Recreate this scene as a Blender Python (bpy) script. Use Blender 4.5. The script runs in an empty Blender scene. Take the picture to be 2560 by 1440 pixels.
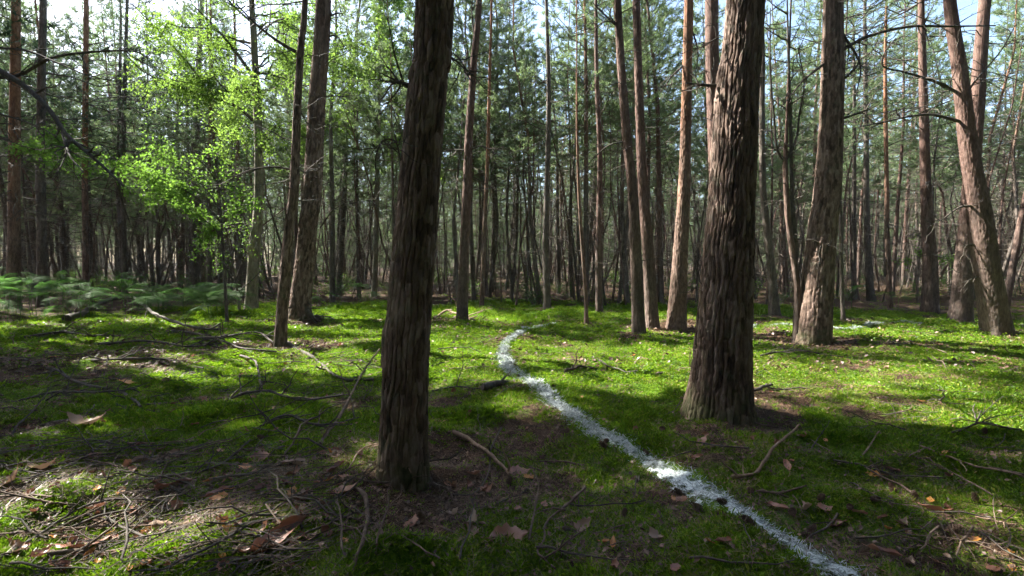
import bpy, math, time
import numpy as np
from mathutils import Vector
T0 = time.time()
SC = bpy.context.scene
COL = SC.collection
PI = math.pi

# ------------------------------------------------------------------ camera
F = 1200.0                      # focal length in pixels of the 2560 px wide photograph
CAM_H = 1.2
PITCH = math.atan(65 / F)
cam = bpy.data.cameras.new('camera')
cam.sensor_width = 36.0
cam.lens = 36.0 * F / 2560.0
cam.clip_start = 0.05
cam.clip_end = 3000
camo = bpy.data.objects.new('camera', cam)
COL.objects.link(camo)
camo.rotation_euler = (PI / 2 - PITCH, 0, 0)
SC.camera = camo

# ------------------------------------------------------------------ sky and sun
SUN_EL, SUN_AZ = math.radians(44), math.radians(25)      # sun on the far left, a little behind the scene
S = np.array([-math.cos(SUN_AZ) * math.cos(SUN_EL), math.sin(SUN_AZ) * math.cos(SUN_EL), math.sin(SUN_EL)])
world = bpy.data.worlds.new('World'); SC.world = world; world.use_nodes = True
wn = world.node_tree; wn.nodes.clear()
sky = wn.nodes.new('ShaderNodeTexSky'); sky.sky_type = 'NISHITA'; sky.sun_disc = False
sky.sun_elevation = SUN_EL
sky.sun_rotation = math.atan2(S[0], S[1])
sky.air_density = 1.0; sky.dust_density = 2.4; sky.ozone_density = 2.0
bg = wn.nodes.new('ShaderNodeBackground'); bg.inputs[1].default_value = 0.092
wo = wn.nodes.new('ShaderNodeOutputWorld')
wn.links.new(sky.outputs[0], bg.inputs[0]); wn.links.new(bg.outputs[0], wo.inputs[0])
sun = bpy.data.lights.new('sun', 'SUN'); sun.energy = 5.0; sun.angle = math.radians(0.53); sun.color = (1.0, 0.955, 0.87)
suno = bpy.data.objects.new('sun', sun); COL.objects.link(suno)
suno.rotation_euler = Vector(S).to_track_quat('Z', 'Y').to_euler()
SC.view_settings.view_transform = 'Standard'; SC.view_settings.look = 'None'
SC.view_settings.gamma = 1.0; SC.view_settings.exposure = 2.55
SC.view_settings.use_curve_mapping = False
SC.cycles.max_bounces = 4; SC.cycles.diffuse_bounces = 3; SC.cycles.glossy_bounces = 1
SC.cycles.transmission_bounces = 3; SC.cycles.transparent_max_bounces = 4
SC.cycles.use_denoising = True
SC.cycles.use_adaptive_sampling = True; SC.cycles.adaptive_threshold = 0.03; SC.cycles.adaptive_min_samples = 16

# ------------------------------------------------------------------ noise
def _h(ix, iy, iz, s):
    with np.errstate(over='ignore'):
        n = (ix.astype(np.int64) * 374761393 + iy.astype(np.int64) * 668265263 + iz.astype(np.int64) * 2147483647 + s * 974634777) & 0xFFFFFFFF
        n = ((n ^ (n >> 13)) * 1274126177) & 0xFFFFFFFF
        n = ((n ^ (n >> 15)) * 2246822519) & 0xFFFFFFFF
        n = n ^ (n >> 16)
    return (n & 0xFFFFFF) / float(0xFFFFFF)
def noise3(x, y, z, s=0):
    x, y, z = np.broadcast_arrays(np.asarray(x, float), np.asarray(y, float), np.asarray(z, float))
    ix, iy, iz = np.floor(x), np.floor(y), np.floor(z)
    fx, fy, fz = x - ix, y - iy, z - iz
    fx = fx * fx * (3 - 2 * fx); fy = fy * fy * (3 - 2 * fy); fz = fz * fz * (3 - 2 * fz)
    r = 0
    for a in (0, 1):
        for b in (0, 1):
            for c in (0, 1):
                w = (fx if a else 1 - fx) * (fy if b else 1 - fy) * (fz if c else 1 - fz)
                r = r + w * _h(ix + a, iy + b, iz + c, s)
    return r * 2 - 1
def noise2(x, y, s=0):
    return noise3(x, y, 0.37, s)
def fbm2(x, y, s=0, o=3):
    r = 0; a = 1.0; t = 0
    for i in range(o):
        r = r + a * noise2(np.asarray(x) * 2 ** i, np.asarray(y) * 2 ** i, s + i); t += a; a *= 0.5
    return r / t
def worley(x, y, z, s=0):
    ix, iy, iz = np.floor(x), np.floor(y), np.floor(z)
    f1 = np.full(x.shape, 9.0); f2 = np.full(x.shape, 9.0); cid = np.zeros(x.shape)
    for a in (-1, 0, 1):
        for b in (-1, 0, 1):
            for c in (-1, 0, 1):
                X, Y, Z = ix + a, iy + b, iz + c
                d = np.sqrt((X + _h(X, Y, Z, s) - x) ** 2 + (Y + _h(X, Y, Z, s + 1) - y) ** 2 + (Z + _h(X, Y, Z, s + 2) - z) ** 2)
                i = _h(X, Y, Z, s + 3)
                n1 = d < f1
                f2 = np.where(n1, f1, np.minimum(f2, d)); cid = np.where(n1, i, cid); f1 = np.where(n1, d, f1)
    return f1, f2, cid
def sstep(a, b, x):
    t = np.clip((x - a) / (b - a), 0, 1); return t * t * (3 - 2 * t)

# ------------------------------------------------------------------ terrain and pixel helpers
MOUNDS = []
def gz(x, y):
    x = np.asarray(x, float); y = np.asarray(y, float)
    r = np.sqrt(x * x + y * y)
    z = 0.05 * noise2(x / 3.1, y / 3.1, 5) * sstep(1, 6, r) + 0.10 * noise2(x / 0.9, y / 0.9, 6) + 0.06 * (1 - 2 * np.abs(noise2(x / 0.42, y / 0.42, 7)))
    z = z + sstep(14, 30, r) * (0.35 * noise2(x / 9, y / 9, 8) + 0.15)
    for (mx, my, mr, mh) in MOUNDS:
        z = z + mh * np.exp(-(((x - mx) ** 2 + (y - my) ** 2) / (mr * mr)))
    return z
CAM = np.array([0, 0, CAM_H]); camo.location = CAM
FWD = np.array([0, math.cos(PITCH), -math.sin(PITCH)]); UPV = np.array([0, math.sin(PITCH), math.cos(PITCH)])
def ray(px, py):
    return FWD + (px - 1280) / F * np.array([1.0, 0, 0]) - (py - 720) / F * UPV
def ground_at(px, py):
    d = ray(px, py); z = 0.0
    for _ in range(4):
        t = (z - CAM_H) / d[2]; p = CAM + d * t; z = 0.4 * z + 0.6 * float(gz(p[0], p[1]))
    p[2] = float(gz(p[0], p[1])); return p
def ground_many(px, py):
    d = FWD + ((px - 1280) / F)[:, None] * np.array([1.0, 0, 0]) - ((py - 720) / F)[:, None] * UPV; z = np.zeros(len(px))
    for _ in range(4):
        p = CAM + d * ((z - CAM_H) / d[:, 2])[:, None]; z = 0.4 * z + 0.6 * gz(p[:, 0], p[:, 1])
    p[:, 2] = gz(p[:, 0], p[:, 1]); return p
def at_y(px, py, Y):
    d = ray(px, py); t = Y / d[1]; return CAM + d * t, t
def project(x, y, z):
    d = np.stack([x - CAM[0], y - CAM[1], z - CAM[2]], -1)
    w = d @ FWD; w = np.where(w < 0.05, 0.05, w)
    return 1280 + F * d[..., 0] / w, 720 - F * (d @ UPV) / w
p = ground_at(140, 1275); MOUNDS.append((p[0], p[1], 0.17, 0.10))
p = ground_at(1430, 792); MOUNDS.append((p[0], p[1], 0.6, 0.10))
p = ground_at(1700, 800); MOUNDS.append((p[0], p[1], 0.7, 0.10))
p = ground_at(900, 795); MOUNDS.append((p[0], p[1], 0.9, 0.07))

# ------------------------------------------------------------------ mesh helpers
class MB:
    def __init__(s): s.v = []; s.f = {3: [], 4: []}; s.m = {3: [], 4: []}; s.n = 0
    def add(s, V, Fc, mat=0):
        V = np.asarray(V, float).reshape(-1, 3); Fc = np.asarray(Fc, np.int64)
        if len(Fc) == 0: return
        k = Fc.shape[1]
        s.v.append(V); s.f[k].append(Fc + s.n); s.m[k].append(np.full(len(Fc), mat)); s.n += len(V)
    def mesh(s, name, mats, smooth=False):
        me = bpy.data.meshes.new(name)
        V = np.concatenate(s.v) if s.v else np.zeros((0, 3))
        t = np.concatenate(s.f[3]) if s.f[3] else np.zeros((0, 3), np.int64)
        q = np.concatenate(s.f[4]) if s.f[4] else np.zeros((0, 4), np.int64)
        mi = np.concatenate([np.zeros(0)] + s.m[3] + s.m[4]).astype(np.int32)
        me.vertices.add(len(V)); me.vertices.foreach_set('co', V.astype(np.float32).ravel())
        me.loops.add(t.size + q.size); me.polygons.add(len(t) + len(q))
        me.loops.foreach_set('vertex_index', np.concatenate([t.ravel(), q.ravel()]).astype(np.int32))
        me.polygons.foreach_set('loop_start', np.concatenate([np.arange(len(t)) * 3, t.size + np.arange(len(q)) * 4]).astype(np.int32))
        me.polygons.foreach_set('material_index', mi)
        me.polygons.foreach_set('use_smooth', np.full(len(mi), smooth))
        for m in (mats if isinstance(mats, (list, tuple)) else [mats]): me.materials.append(m)
        me.update(calc_edges=True)
        return me
    def obj(s, name, mats, parent=None, smooth=False, kind=None):
        o = bpy.data.objects.new(name, s.mesh(name, mats, smooth)); COL.objects.link(o)
        if parent is not None: o.parent = parent
        if kind: o['kind'] = kind
        return o
def empty(name, loc, label, cat, group=None):
    o = bpy.data.objects.new(name, None); COL.objects.link(o); o.location = loc; o.empty_display_size = 0.2
    return tag(o, label, cat, group)
def tag(o, label, cat, group=None):
    o['label'] = label; o['category'] = cat
    if group: o['group'] = group
    return o
def keep_world(child, parent):
    child.parent = parent; child.location = -np.array(parent.location)
def copy_tree(o, loc, rz, sc, label=None, group=None):
    c = o.copy(); COL.objects.link(c); c.location = loc; c.rotation_euler = (c.rotation_euler[0], c.rotation_euler[1], rz); c.scale = (sc, sc, sc) if np.isscalar(sc) else sc
    if label: c['label'] = label
    if group: c['group'] = group
    for ch in o.children:
        d = ch.copy(); COL.objects.link(d); d.parent = c
        for g in ch.children:
            e = g.copy(); COL.objects.link(e); e.parent = d
    return c
def norm(a): return a / np.maximum(np.linalg.norm(a, axis=-1, keepdims=True), 1e-9)
def spline(pts, n):
    P = np.asarray(pts, float); k = len(P)
    if k == 2: return P[0] + (P[1] - P[0]) * np.linspace(0, 1, n)[:, None]
    E = np.vstack([2 * P[0] - P[1], P, 2 * P[-1] - P[-2]])
    c = np.r_[0, np.cumsum(np.linalg.norm(np.diff(P[:, :3], axis=0), axis=1))]
    u = np.interp(np.linspace(0, c[-1], n), c, np.arange(k)); i = np.minimum(u.astype(int), k - 2); t = (u - i)[:, None]
    a, b, d, e = E[i], E[i + 1], E[i + 2], E[i + 3]
    return 0.5 * (2 * b + (d - a) * t + (2 * a - 5 * b + 4 * d - e) * t * t + (3 * b - a - 3 * d + e) * t ** 3)
def tube(mb, P, R, n=5, mat=0, cap=False):
    P = np.asarray(P, float); k = len(P); R = np.broadcast_to(np.asarray(R, float), (k,))
    t = norm(np.gradient(P, axis=0)); m = np.abs(t.mean(0)); ref = np.eye(3)[np.argmin(m)]
    u = norm(np.cross(t, ref)); w = np.cross(t, u)
    a = np.arange(n) * 2 * PI / n
    V = P[:, None] + R[:, None, None] * (np.cos(a)[None, :, None] * u[:, None] + np.sin(a)[None, :, None] * w[:, None])
    i, j = np.meshgrid(np.arange(k - 1), np.arange(n), indexing='ij'); j2 = (j + 1) % n
    Fq = np.stack([i * n + j, i * n + j2, (i + 1) * n + j2, (i + 1) * n + j], -1).reshape(-1, 4)
    mb.add(V, Fq, mat)
    if cap:
        for e in (0, k - 1):
            Vc = np.vstack([V[e], P[e]]); f = [(b, (b + 1) % n, n) if e else ((b + 1) % n, b, n) for b in range(n)]
            mb.add(Vc, f, mat)
def unit(rng, n):
    return norm(rng.normal(size=(n, 3)))
def needles(mb, P, D, rng, k=18, ln=0.07, wd=0.006, shoot=0.13, mat=0, spread=0.95):
    """pine shoots: every shoot is a short axis with k thin needles of its own"""
    n = len(P)
    if n == 0: return
    D = norm(D)
    t = rng.random((n, k, 1)) * shoot
    base = P[:, None] + D[:, None] * t
    d = norm(D[:, None] * 0.75 + spread * norm(rng.normal(size=(n, k, 3))))
    L = ln * rng.uniform(0.7, 1.25, (n, k, 1))
    s = norm(np.cross(d, norm(rng.normal(size=(n, k, 3))))) * wd * 0.5
    V = np.stack([base - s, base + s, base + d * L], 2).reshape(-1, 3)
    mb.add(V, np.arange(n * k * 3).reshape(-1, 3), mat)
def leaves(mb, P, N, rng, size=0.05, asp=0.62, mat=0):
    """small pointed broad leaves, folded a little along the midrib"""
    n = len(P)
    if n == 0: return
    N = norm(N); a = norm(np.cross(N, unit(rng, n))); b = np.cross(N, a)
    L = size * rng.uniform(0.65, 1.25, (n, 1))
    V = np.stack([P, P + a * L * 0.45 + b * L * asp * 0.5 + N * L * 0.1, P + a * L, P + a * L * 0.45 - b * L * asp * 0.5 + N * L * 0.1], 1).reshape(-1, 3)
    q = np.arange(n * 4).reshape(-1, 4)
    mb.add(V, np.concatenate([q[:, [0, 1, 2]], q[:, [0, 2, 3]]]), mat)

# ------------------------------------------------------------------ materials
def mat(name):
    m = bpy.data.materials.new(name); m.use_nodes = True; m.node_tree.nodes.clear()
    return m, m.node_tree.nodes, m.node_tree.links
def nz(N, L, vec, scale, detail=4, rough=0.55, dist=0.0):
    t = N.new('ShaderNodeTexNoise'); t.inputs['Scale'].default_value = scale; t.inputs['Detail'].default_value = detail
    t.inputs['Roughness'].default_value = rough; t.inputs['Distortion'].default_value = dist
    L.new(vec, t.inputs['Vector']); return t.outputs['Fac']
def ramp(N, L, fac, stops):
    r = N.new('ShaderNodeValToRGB'); e = r.color_ramp.elements
    while len(e) > 1: e.remove(e[0])
    e[0].position = stops[0][0]; e[0].color = (*stops[0][1], 1)
    for p_, c in stops[1:]:
        x = e.new(p_); x.color = (*c, 1)
    L.new(fac, r.inputs[0]); return r.outputs[0]
def mix(N, L, f, a, b):
    m = N.new('ShaderNodeMix'); m.data_type = 'RGBA'
    if hasattr(f, 'links'): L.new(f, m.inputs[0])
    else: m.inputs[0].default_value = f
    for i, c in ((6, a), (7, b)):
        if hasattr(c, 'links'): L.new(c, m.inputs[i])
        else: m.inputs[i].default_value = (*c, 1)
    return m.outputs[2]
def mapv(N, L, vec, sc):
    m = N.new('ShaderNodeMapping'); m.inputs['Scale'].default_value = sc; L.new(vec, m.inputs[0]); return m.outputs[0]
def maprange(N, L, v, a, b):
    m = N.new('ShaderNodeMapRange'); L.new(v, m.inputs[0]); m.inputs[1].default_value = a; m.inputs[2].default_value = b; return m.outputs[0]
def math_(N, L, op, a, b):
    m = N.new('ShaderNodeMath'); m.operation = op
    for i, c in ((0, a), (1, b)):
        if hasattr(c, 'links'): L.new(c, m.inputs[i])
        else: m.inputs[i].default_value = c
    return m.outputs[0]
def leaf_mat(name, stops, trans=0.45, tcol=None, gloss=0.06, scale=1.2, rnd=True, rough=0.45):
    m, N, L = mat(name)
    g = N.new('ShaderNodeNewGeometry')
    f = nz(N, L, g.outputs['Position'], scale, 3)
    if rnd:
        f = math_(N, L, 'ADD', math_(N, L, 'MULTIPLY', f, 0.6), math_(N, L, 'MULTIPLY', g.outputs['Random Per Island'], 0.4))
    c = ramp(N, L, f, stops)
    d = N.new('ShaderNodeBsdfDiffuse'); L.new(c, d.inputs[0])
    t = N.new('ShaderNodeBsdfTranslucent')
    if tcol is not None:
        L.new(mix(N, L, 0.6, c, tcol), t.inputs[0])
    else: L.new(c, t.inputs[0])
    s = N.new('ShaderNodeMixShader'); s.inputs[0].default_value = trans; L.new(d.outputs[0], s.inputs[1]); L.new(t.outputs[0], s.inputs[2])
    gl = N.new('ShaderNodeBsdfGlossy'); gl.inputs['Roughness'].default_value = rough; gl.inputs[0].default_value = (1, 1, 1, 1)
    s2 = N.new('ShaderNodeMixShader'); s2.inputs[0].default_value = gloss; L.new(s.outputs[0], s2.inputs[1]); L.new(gl.outputs[0], s2.inputs[2])
    o = N.new('ShaderNodeOutputMaterial'); L.new(s2.outputs[0], o.inputs[0]); return m
def bark_mat(name, low, high=None, z0=2.5, z1=6.0, scale=1.0, lichen=0.25, bump=0.4, plates=False):
    """low = ramp stops of the lower bark, high = ramp stops of the thin upper bark"""
    m, N, L = mat(name)
    g = N.new('ShaderNodeNewGeometry'); pos = g.outputs['Position']
    v = mapv(N, L, pos, (1, 1, 0.28))
    f1 = nz(N, L, v, 34 * scale, 5, 0.65, 0.4); f2 = nz(N, L, v, 6 * scale, 3, 0.6)
    f = math_(N, L, 'ADD', math_(N, L, 'MULTIPLY', f1, 0.65), math_(N, L, 'MULTIPLY', f2, 0.35))
    pa = N.new('ShaderNodeAttribute'); pa.attribute_name = 'plate'          # every bark plate has a shade of its own
    f = math_(N, L, 'ADD', f, math_(N, L, 'MULTIPLY', math_(N, L, 'SUBTRACT', pa.outputs['Fac'], 0.5), 0.26)) if plates else f
    c = ramp(N, L, f, low)
    if lichen:
        lf = maprange(N, L, nz(N, L, pos, 9, 5, 0.7), 0.54, 0.68)
        c = mix(N, L, math_(N, L, 'MULTIPLY', lf, lichen), c, (0.13, 0.17, 0.11))
    if high:
        sx = N.new('ShaderNodeSeparateXYZ'); L.new(pos, sx.inputs[0])
        hz = math_(N, L, 'ADD', sx.outputs[2], math_(N, L, 'MULTIPLY', math_(N, L, 'SUBTRACT', nz(N, L, v, 3, 4, 0.65), 0.5), 5.0))
        c = mix(N, L, maprange(N, L, hz, z0, z1), c, ramp(N, L, f, high))
    if plates:                                                  # algae and moss creeping up the foot of the stem
        sz_ = N.new('ShaderNodeSeparateXYZ'); L.new(pos, sz_.inputs[0])
        foot = math_(N, L, 'ADD', sz_.outputs[2], math_(N, L, 'MULTIPLY', math_(N, L, 'SUBTRACT', nz(N, L, pos, 7, 4, 0.7), 0.5), 1.3))
        c = mix(N, L, math_(N, L, 'MULTIPLY', maprange(N, L, foot, 0.30, -0.1), 0.55), c, (0.055, 0.085, 0.022))
    b = N.new('ShaderNodeBump'); b.inputs['Strength'].default_value = bump; b.inputs['Distance'].default_value = 0.012
    L.new(f1, b.inputs['Height'])
    p_ = N.new('ShaderNodeBsdfPrincipled'); L.new(c, p_.inputs['Base Color']); p_.inputs['Roughness'].default_value = 0.85
    p_.inputs['Specular IOR Level'].default_value = 0.25
    L.new(b.outputs[0], p_.inputs['Normal'])
    o = N.new('ShaderNodeOutputMaterial'); L.new(p_.outputs[0], o.inputs[0]); return m
BROWN = [(0.28, (0.026, 0.017, 0.013)), (0.42, (0.085, 0.056, 0.042)), (0.55, (0.17, 0.115, 0.088)), (0.68, (0.27, 0.20, 0.165))]
ORANGE = [(0.28, (0.06, 0.03, 0.018)), (0.45, (0.18, 0.085, 0.045)), (0.58, (0.30, 0.15, 0.085)), (0.72, (0.40, 0.25, 0.17))]
PINKISH = [(0.28, (0.03, 0.018, 0.015)), (0.45, (0.095, 0.055, 0.043)), (0.58, (0.165, 0.105, 0.083)), (0.72, (0.26, 0.195, 0.165))]
GREYB = [(0.28, (0.03, 0.025, 0.022)), (0.45, (0.08, 0.065, 0.054)), (0.58, (0.14, 0.115, 0.096)), (0.72, (0.23, 0.2, 0.17))]
M_BARK = bark_mat('pine_bark', BROWN, PINKISH, 5.0, 9.0, plates=True, lichen=0.28, bump=0.7)
M_BARK_OR = bark_mat('orange_pine_bark', BROWN, ORANGE, 2.2, 5.2, lichen=0.15)
M_BARK_PK = bark_mat('pinkish_pine_bark', GREYB, PINKISH, -1.0, 3.0, lichen=0.2)
M_BARK_BG = bark_mat('young_pine_bark', GREYB, ORANGE, 2.5, 9.0, lichen=0.2)
M_BARK_GR = bark_mat('grey_pine_bark', GREYB, None, lichen=0.3)
M_BIRCH = bark_mat('birch_bark', [(0.30, (0.06, 0.05, 0.045)), (0.46, (0.17, 0.15, 0.11)), (0.6, (0.28, 0.25, 0.18)), (0.75, (0.40, 0.37, 0.30))], None, lichen=0.45)
M_TWIG = bark_mat('dead_wood', [(0.3, (0.03, 0.025, 0.021)), (0.5, (0.075, 0.063, 0.052)), (0.7, (0.15, 0.125, 0.10))], None, lichen=0.25, bump=0.2)
M_TWIG_BG = bark_mat('pale_dead_twigs', [(0.3, (0.07, 0.062, 0.05)), (0.5, (0.17, 0.145, 0.115)), (0.7, (0.28, 0.24, 0.19))], None, lichen=0.3, bump=0.1)
M_STICK = bark_mat('fallen_wood', [(0.3, (0.045, 0.03, 0.022)), (0.5, (0.12, 0.085, 0.062)), (0.7, (0.24, 0.18, 0.13))], None, lichen=0.2, bump=0.3)
M_STICKP = bark_mat('pale_wood', [(0.3, (0.09, 0.06, 0.04)), (0.5, (0.22, 0.15, 0.10)), (0.7, (0.38, 0.29, 0.2))], None, lichen=0.15, bump=0.3)
M_NEEDLE = leaf_mat('pine_needles', [(0.3, (0.05, 0.10, 0.06)), (0.5, (0.08, 0.14, 0.08)), (0.7, (0.115, 0.175, 0.085))], 0.42, (0.12, 0.21, 0.07), gloss=0.012)
M_NEEDLE_BG = leaf_mat('hazed_grey_green_needles', [(0.3, (0.10, 0.155, 0.085)), (0.5, (0.145, 0.20, 0.11)), (0.7, (0.19, 0.24, 0.125))], 0.5, (0.22, 0.31, 0.11), scale=0.5, gloss=0.012)  # grey-green needles of the stand, coloured lighter in place of haze and sunlight
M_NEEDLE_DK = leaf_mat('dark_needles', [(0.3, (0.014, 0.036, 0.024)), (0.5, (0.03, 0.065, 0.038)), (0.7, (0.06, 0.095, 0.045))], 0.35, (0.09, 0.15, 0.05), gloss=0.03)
M_BLEAF = leaf_mat('birch_leaves', [(0.3, (0.06, 0.12, 0.02)), (0.5, (0.12, 0.20, 0.035)), (0.7, (0.19, 0.28, 0.06))], 0.5, (0.29, 0.48, 0.07), gloss=0.015)
M_SLEAF = leaf_mat('sapling_leaves', [(0.3, (0.05, 0.12, 0.025)), (0.5, (0.09, 0.18, 0.035)), (0.7, (0.13, 0.23, 0.045))], 0.5, (0.24, 0.44, 0.05), gloss=0.02)
M_FERN = leaf_mat('bracken_green', [(0.3, (0.035, 0.08, 0.026)), (0.5, (0.06, 0.125, 0.035)), (0.68, (0.10, 0.165, 0.045)), (0.8, (0.16, 0.14, 0.05))], 0.4, (0.12, 0.30, 0.05), gloss=0.012, rough=0.5)
M_MOSS = leaf_mat('moss', [(0.28, (0.02, 0.052, 0.008)), (0.42, (0.06, 0.13, 0.009)), (0.52, (0.12, 0.235, 0.010)), (0.60, (0.19, 0.28, 0.014)), (0.68, (0.25, 0.26, 0.04)), (0.76, (0.22, 0.16, 0.06))], 0.45, (0.23, 0.42, 0.012), gloss=0.012, scale=2.4)
M_OAKLEAF = leaf_mat('dead_oak_leaf', [(0.25, (0.11, 0.042, 0.024)), (0.45, (0.22, 0.09, 0.05)), (0.6, (0.32, 0.15, 0.085)), (0.75, (0.40, 0.23, 0.14))], 0.15, None, gloss=0.06, scale=5, rnd=False)
M_TANLEAF = leaf_mat('dead_tan_leaf', [(0.25, (0.14, 0.08, 0.05)), (0.5, (0.26, 0.165, 0.105)), (0.75, (0.38, 0.28, 0.19))], 0.15, None, gloss=0.05, scale=5, rnd=False)
M_ORLEAF = leaf_mat('dead_orange_leaf', [(0.25, (0.32, 0.12, 0.02)), (0.5, (0.45, 0.19, 0.03)), (0.75, (0.55, 0.3, 0.06))], 0.2, None, gloss=0.06, scale=5, rnd=False)
M_LITTER = leaf_mat('needle_litter', [(0.25, (0.045, 0.026, 0.015)), (0.5, (0.115, 0.066, 0.038)), (0.75, (0.235, 0.15, 0.09))], 0.1, None, gloss=0.04)
M_CONE = bark_mat('pine_cone', [(0.3, (0.05, 0.033, 0.024)), (0.5, (0.12, 0.08, 0.058)), (0.7, (0.2, 0.145, 0.11))], None, lichen=0, bump=0.2)
def white_mat():
    m, N, L = mat('white_marking'); g = N.new('ShaderNodeNewGeometry')
    f = nz(N, L, g.outputs['Position'], 60, 4, 0.65)
    c = ramp(N, L, math_(N, L, 'ADD', math_(N, L, 'MULTIPLY', f, 0.6), math_(N, L, 'MULTIPLY', g.outputs['Random Per Island'], 0.4)),
             [(0.3, (0.16, 0.18, 0.15)), (0.45, (0.40, 0.44, 0.43)), (0.7, (0.56, 0.61, 0.62))])
    p_ = N.new('ShaderNodeBsdfPrincipled'); L.new(c, p_.inputs['Base Color']); p_.inputs['Roughness'].default_value = 0.8
    o = N.new('ShaderNodeOutputMaterial'); L.new(p_.outputs[0], o.inputs[0]); return m
M_WHITE = white_mat()
def ground_mat():
    m, N, L = mat('forest_floor'); g = N.new('ShaderNodeNewGeometry'); pos = g.outputs['Position']
    a = N.new('ShaderNodeAttribute'); a.attribute_name = 'moss'
    fine = nz(N, L, pos, 90, 5, 0.7); mid = nz(N, L, pos, 12, 4, 0.6)
    f = math_(N, L, 'ADD', math_(N, L, 'MULTIPLY', fine, 0.6), math_(N, L, 'MULTIPLY', mid, 0.4))
    soil = ramp(N, L, f, [(0.3, (0.02, 0.013, 0.009)), (0.48, (0.055, 0.035, 0.022)), (0.6, (0.11, 0.068, 0.042)), (0.72, (0.19, 0.125, 0.08))])
    big = nz(N, L, pos, 1.6, 3)
    moss = ramp(N, L, math_(N, L, 'ADD', math_(N, L, 'MULTIPLY', fine, 0.5), math_(N, L, 'MULTIPLY', big, 0.5)),
                [(0.3, (0.025, 0.06, 0.008)), (0.45, (0.065, 0.135, 0.010)), (0.6, (0.13, 0.22, 0.015)), (0.75, (0.2, 0.27, 0.03))])
    k = maprange(N, L, math_(N, L, 'ADD', a.outputs['Fac'], math_(N, L, 'MULTIPLY', math_(N, L, 'SUBTRACT', mid, 0.5), 0.9)), 0.35, 0.6)
    c = mix(N, L, k, soil, moss)
    b = N.new('ShaderNodeBump'); b.inputs['Strength'].default_value = 0.8; b.inputs['Distance'].default_value = 0.03; L.new(f, b.inputs['Height'])
    p_ = N.new('ShaderNodeBsdfPrincipled'); L.new(c, p_.inputs['Base Color']); p_.inputs['Roughness'].default_value = 0.95
    p_.inputs['Specular IOR Level'].default_value = 0.15
    L.new(b.outputs[0], p_.inputs['Normal'])
    o = N.new('ShaderNodeOutputMaterial'); L.new(p_.outputs[0], o.inputs[0]); return m
M_GROUND = ground_mat()

# ------------------------------------------------------------------ moss cover (also used for the ground colour)
LINE_PX = [(2150, 1475), (2030, 1402), (1915, 1328), (1778, 1245), (1668, 1180), (1555, 1112), (1450, 1050), (1380, 1000), (1312, 947), (1270, 926), (1257, 890), (1264, 862), (1290, 840), (1330, 823), (1385, 812)]
LINE = np.array([ground_at(*q) for q in LINE_PX]); LINE = spline(LINE, 400)
TREE_XY = []
def moss_cover(x, y):
    """1 = deep moss, 0 = bare needle litter"""
    x = np.asarray(x, float); y = np.asarray(y, float); r = np.sqrt(x * x + y * y)
    m = 0.69 + 0.7 * fbm2(x / 0.8, y / 0.8, 21, 3) + 0.55 * fbm2(x / 0.26, y / 0.26, 24, 2) + 0.05 * sstep(3.6, 5.5, y) - 0.06 * sstep(4.5, 2.0, y)
    m = m - 0.34 * sstep(-2.6, -4.2, x) * sstep(7.5, 5.0, y)             # leaf litter on the near left
    m = m - 0.3 * np.exp(-(((x + 0.3) / 0.55) ** 2 + ((y - 2.5) / 0.4) ** 2))  # litter at the foot of the near trunk
    m = m - 1.1 * sstep(12.5, 17, r)
    for (tx, ty, tr) in TREE_XY:
        m = m - (0.5 + 0.9 * noise2(x / 0.3, y / 0.3, 39)) * np.exp(-(((x - tx) ** 2 + (y - ty) ** 2) / (tr * tr)))
    return np.clip(m, 0, 1)

# ------------------------------------------------------------------ canopy gaps cut on purpose, to let sun onto chosen spots of moss
GAPS = [(340, 900, 120, 12), (640, 990, 80, 10), (130, 868, 90, 9), (860, 1010, 50, 10), (760, 925, 230, 52), (480, 948, 150, 22), (1180, 850, 130, 72), (1400, 850, 350, 80), (1180, 925, 120, 35), (1560, 935, 190, 42), (800, 796, 240, 13),
        (430, 792, 170, 10), (2000, 930, 150, 52), (2250, 850, 330, 30), (2190, 960, 220, 42), (2400, 1040, 110, 14), (70, 1045, 60, 18), (270, 1085, 120, 30),
        (530, 1130, 90, 22), (140, 1235, 90, 45), (1540, 1205, 80, 20), (1000, 1290, 70, 25), (2530, 1360, 50, 30), (1250, 1345, 90, 22), (220, 1390, 150, 30), (90, 1310, 90, 25), (620, 1330, 60, 18), (700, 1060, 70, 14), (900, 1180, 40, 16), (1330, 1010, 40, 10), (420, 1330, 80, 14)]
def sun_gap(x, y):
    px, py = project(x, y, gz(x, y))
    px = px + 60 * noise2(x * 1.3, y * 1.3, 71); py = py + 12 * noise2(x * 1.7, y * 1.7, 72)
    g = np.zeros(x.shape, bool)
    for (cx, cy, rx, ry) in GAPS:
        g |= ((px - cx) / rx) ** 2 + ((py - cy) / ry) ** 2 < 1
    band = 0.6 * noise2(x * 0.55, y * 2.4, 73) + 0.5 * noise2(x * 1.6, y * 4.0, 74)
    g &= band > -0.10
    return g & (y > 0.5)
GX = np.arange(-16, 16, 0.05); GY = np.arange(1.0, 17, 0.05)
GAPMAP = sun_gap(*np.meshgrid(GX, GY, indexing='ij'))
for ax_, reach in ((0, 4), (1, 3)):                       # a shoot reaches about 0.2 m round its base
    acc = GAPMAP.copy()
    for k_ in range(1, reach + 1): acc |= np.roll(GAPMAP, k_, ax_) | np.roll(GAPMAP, -k_, ax_)
    GAPMAP = acc
def gap_near(x, y):
    i = np.round((x + 16) / 0.05).astype(int); j = np.round((y - 1) / 0.05).astype(int)
    ok = (i >= 0) & (i < len(GX)) & (j >= 0) & (j < len(GY))
    return ok & GAPMAP[np.clip(i, 0, len(GX) - 1), np.clip(j, 0, len(GY) - 1)]
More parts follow.
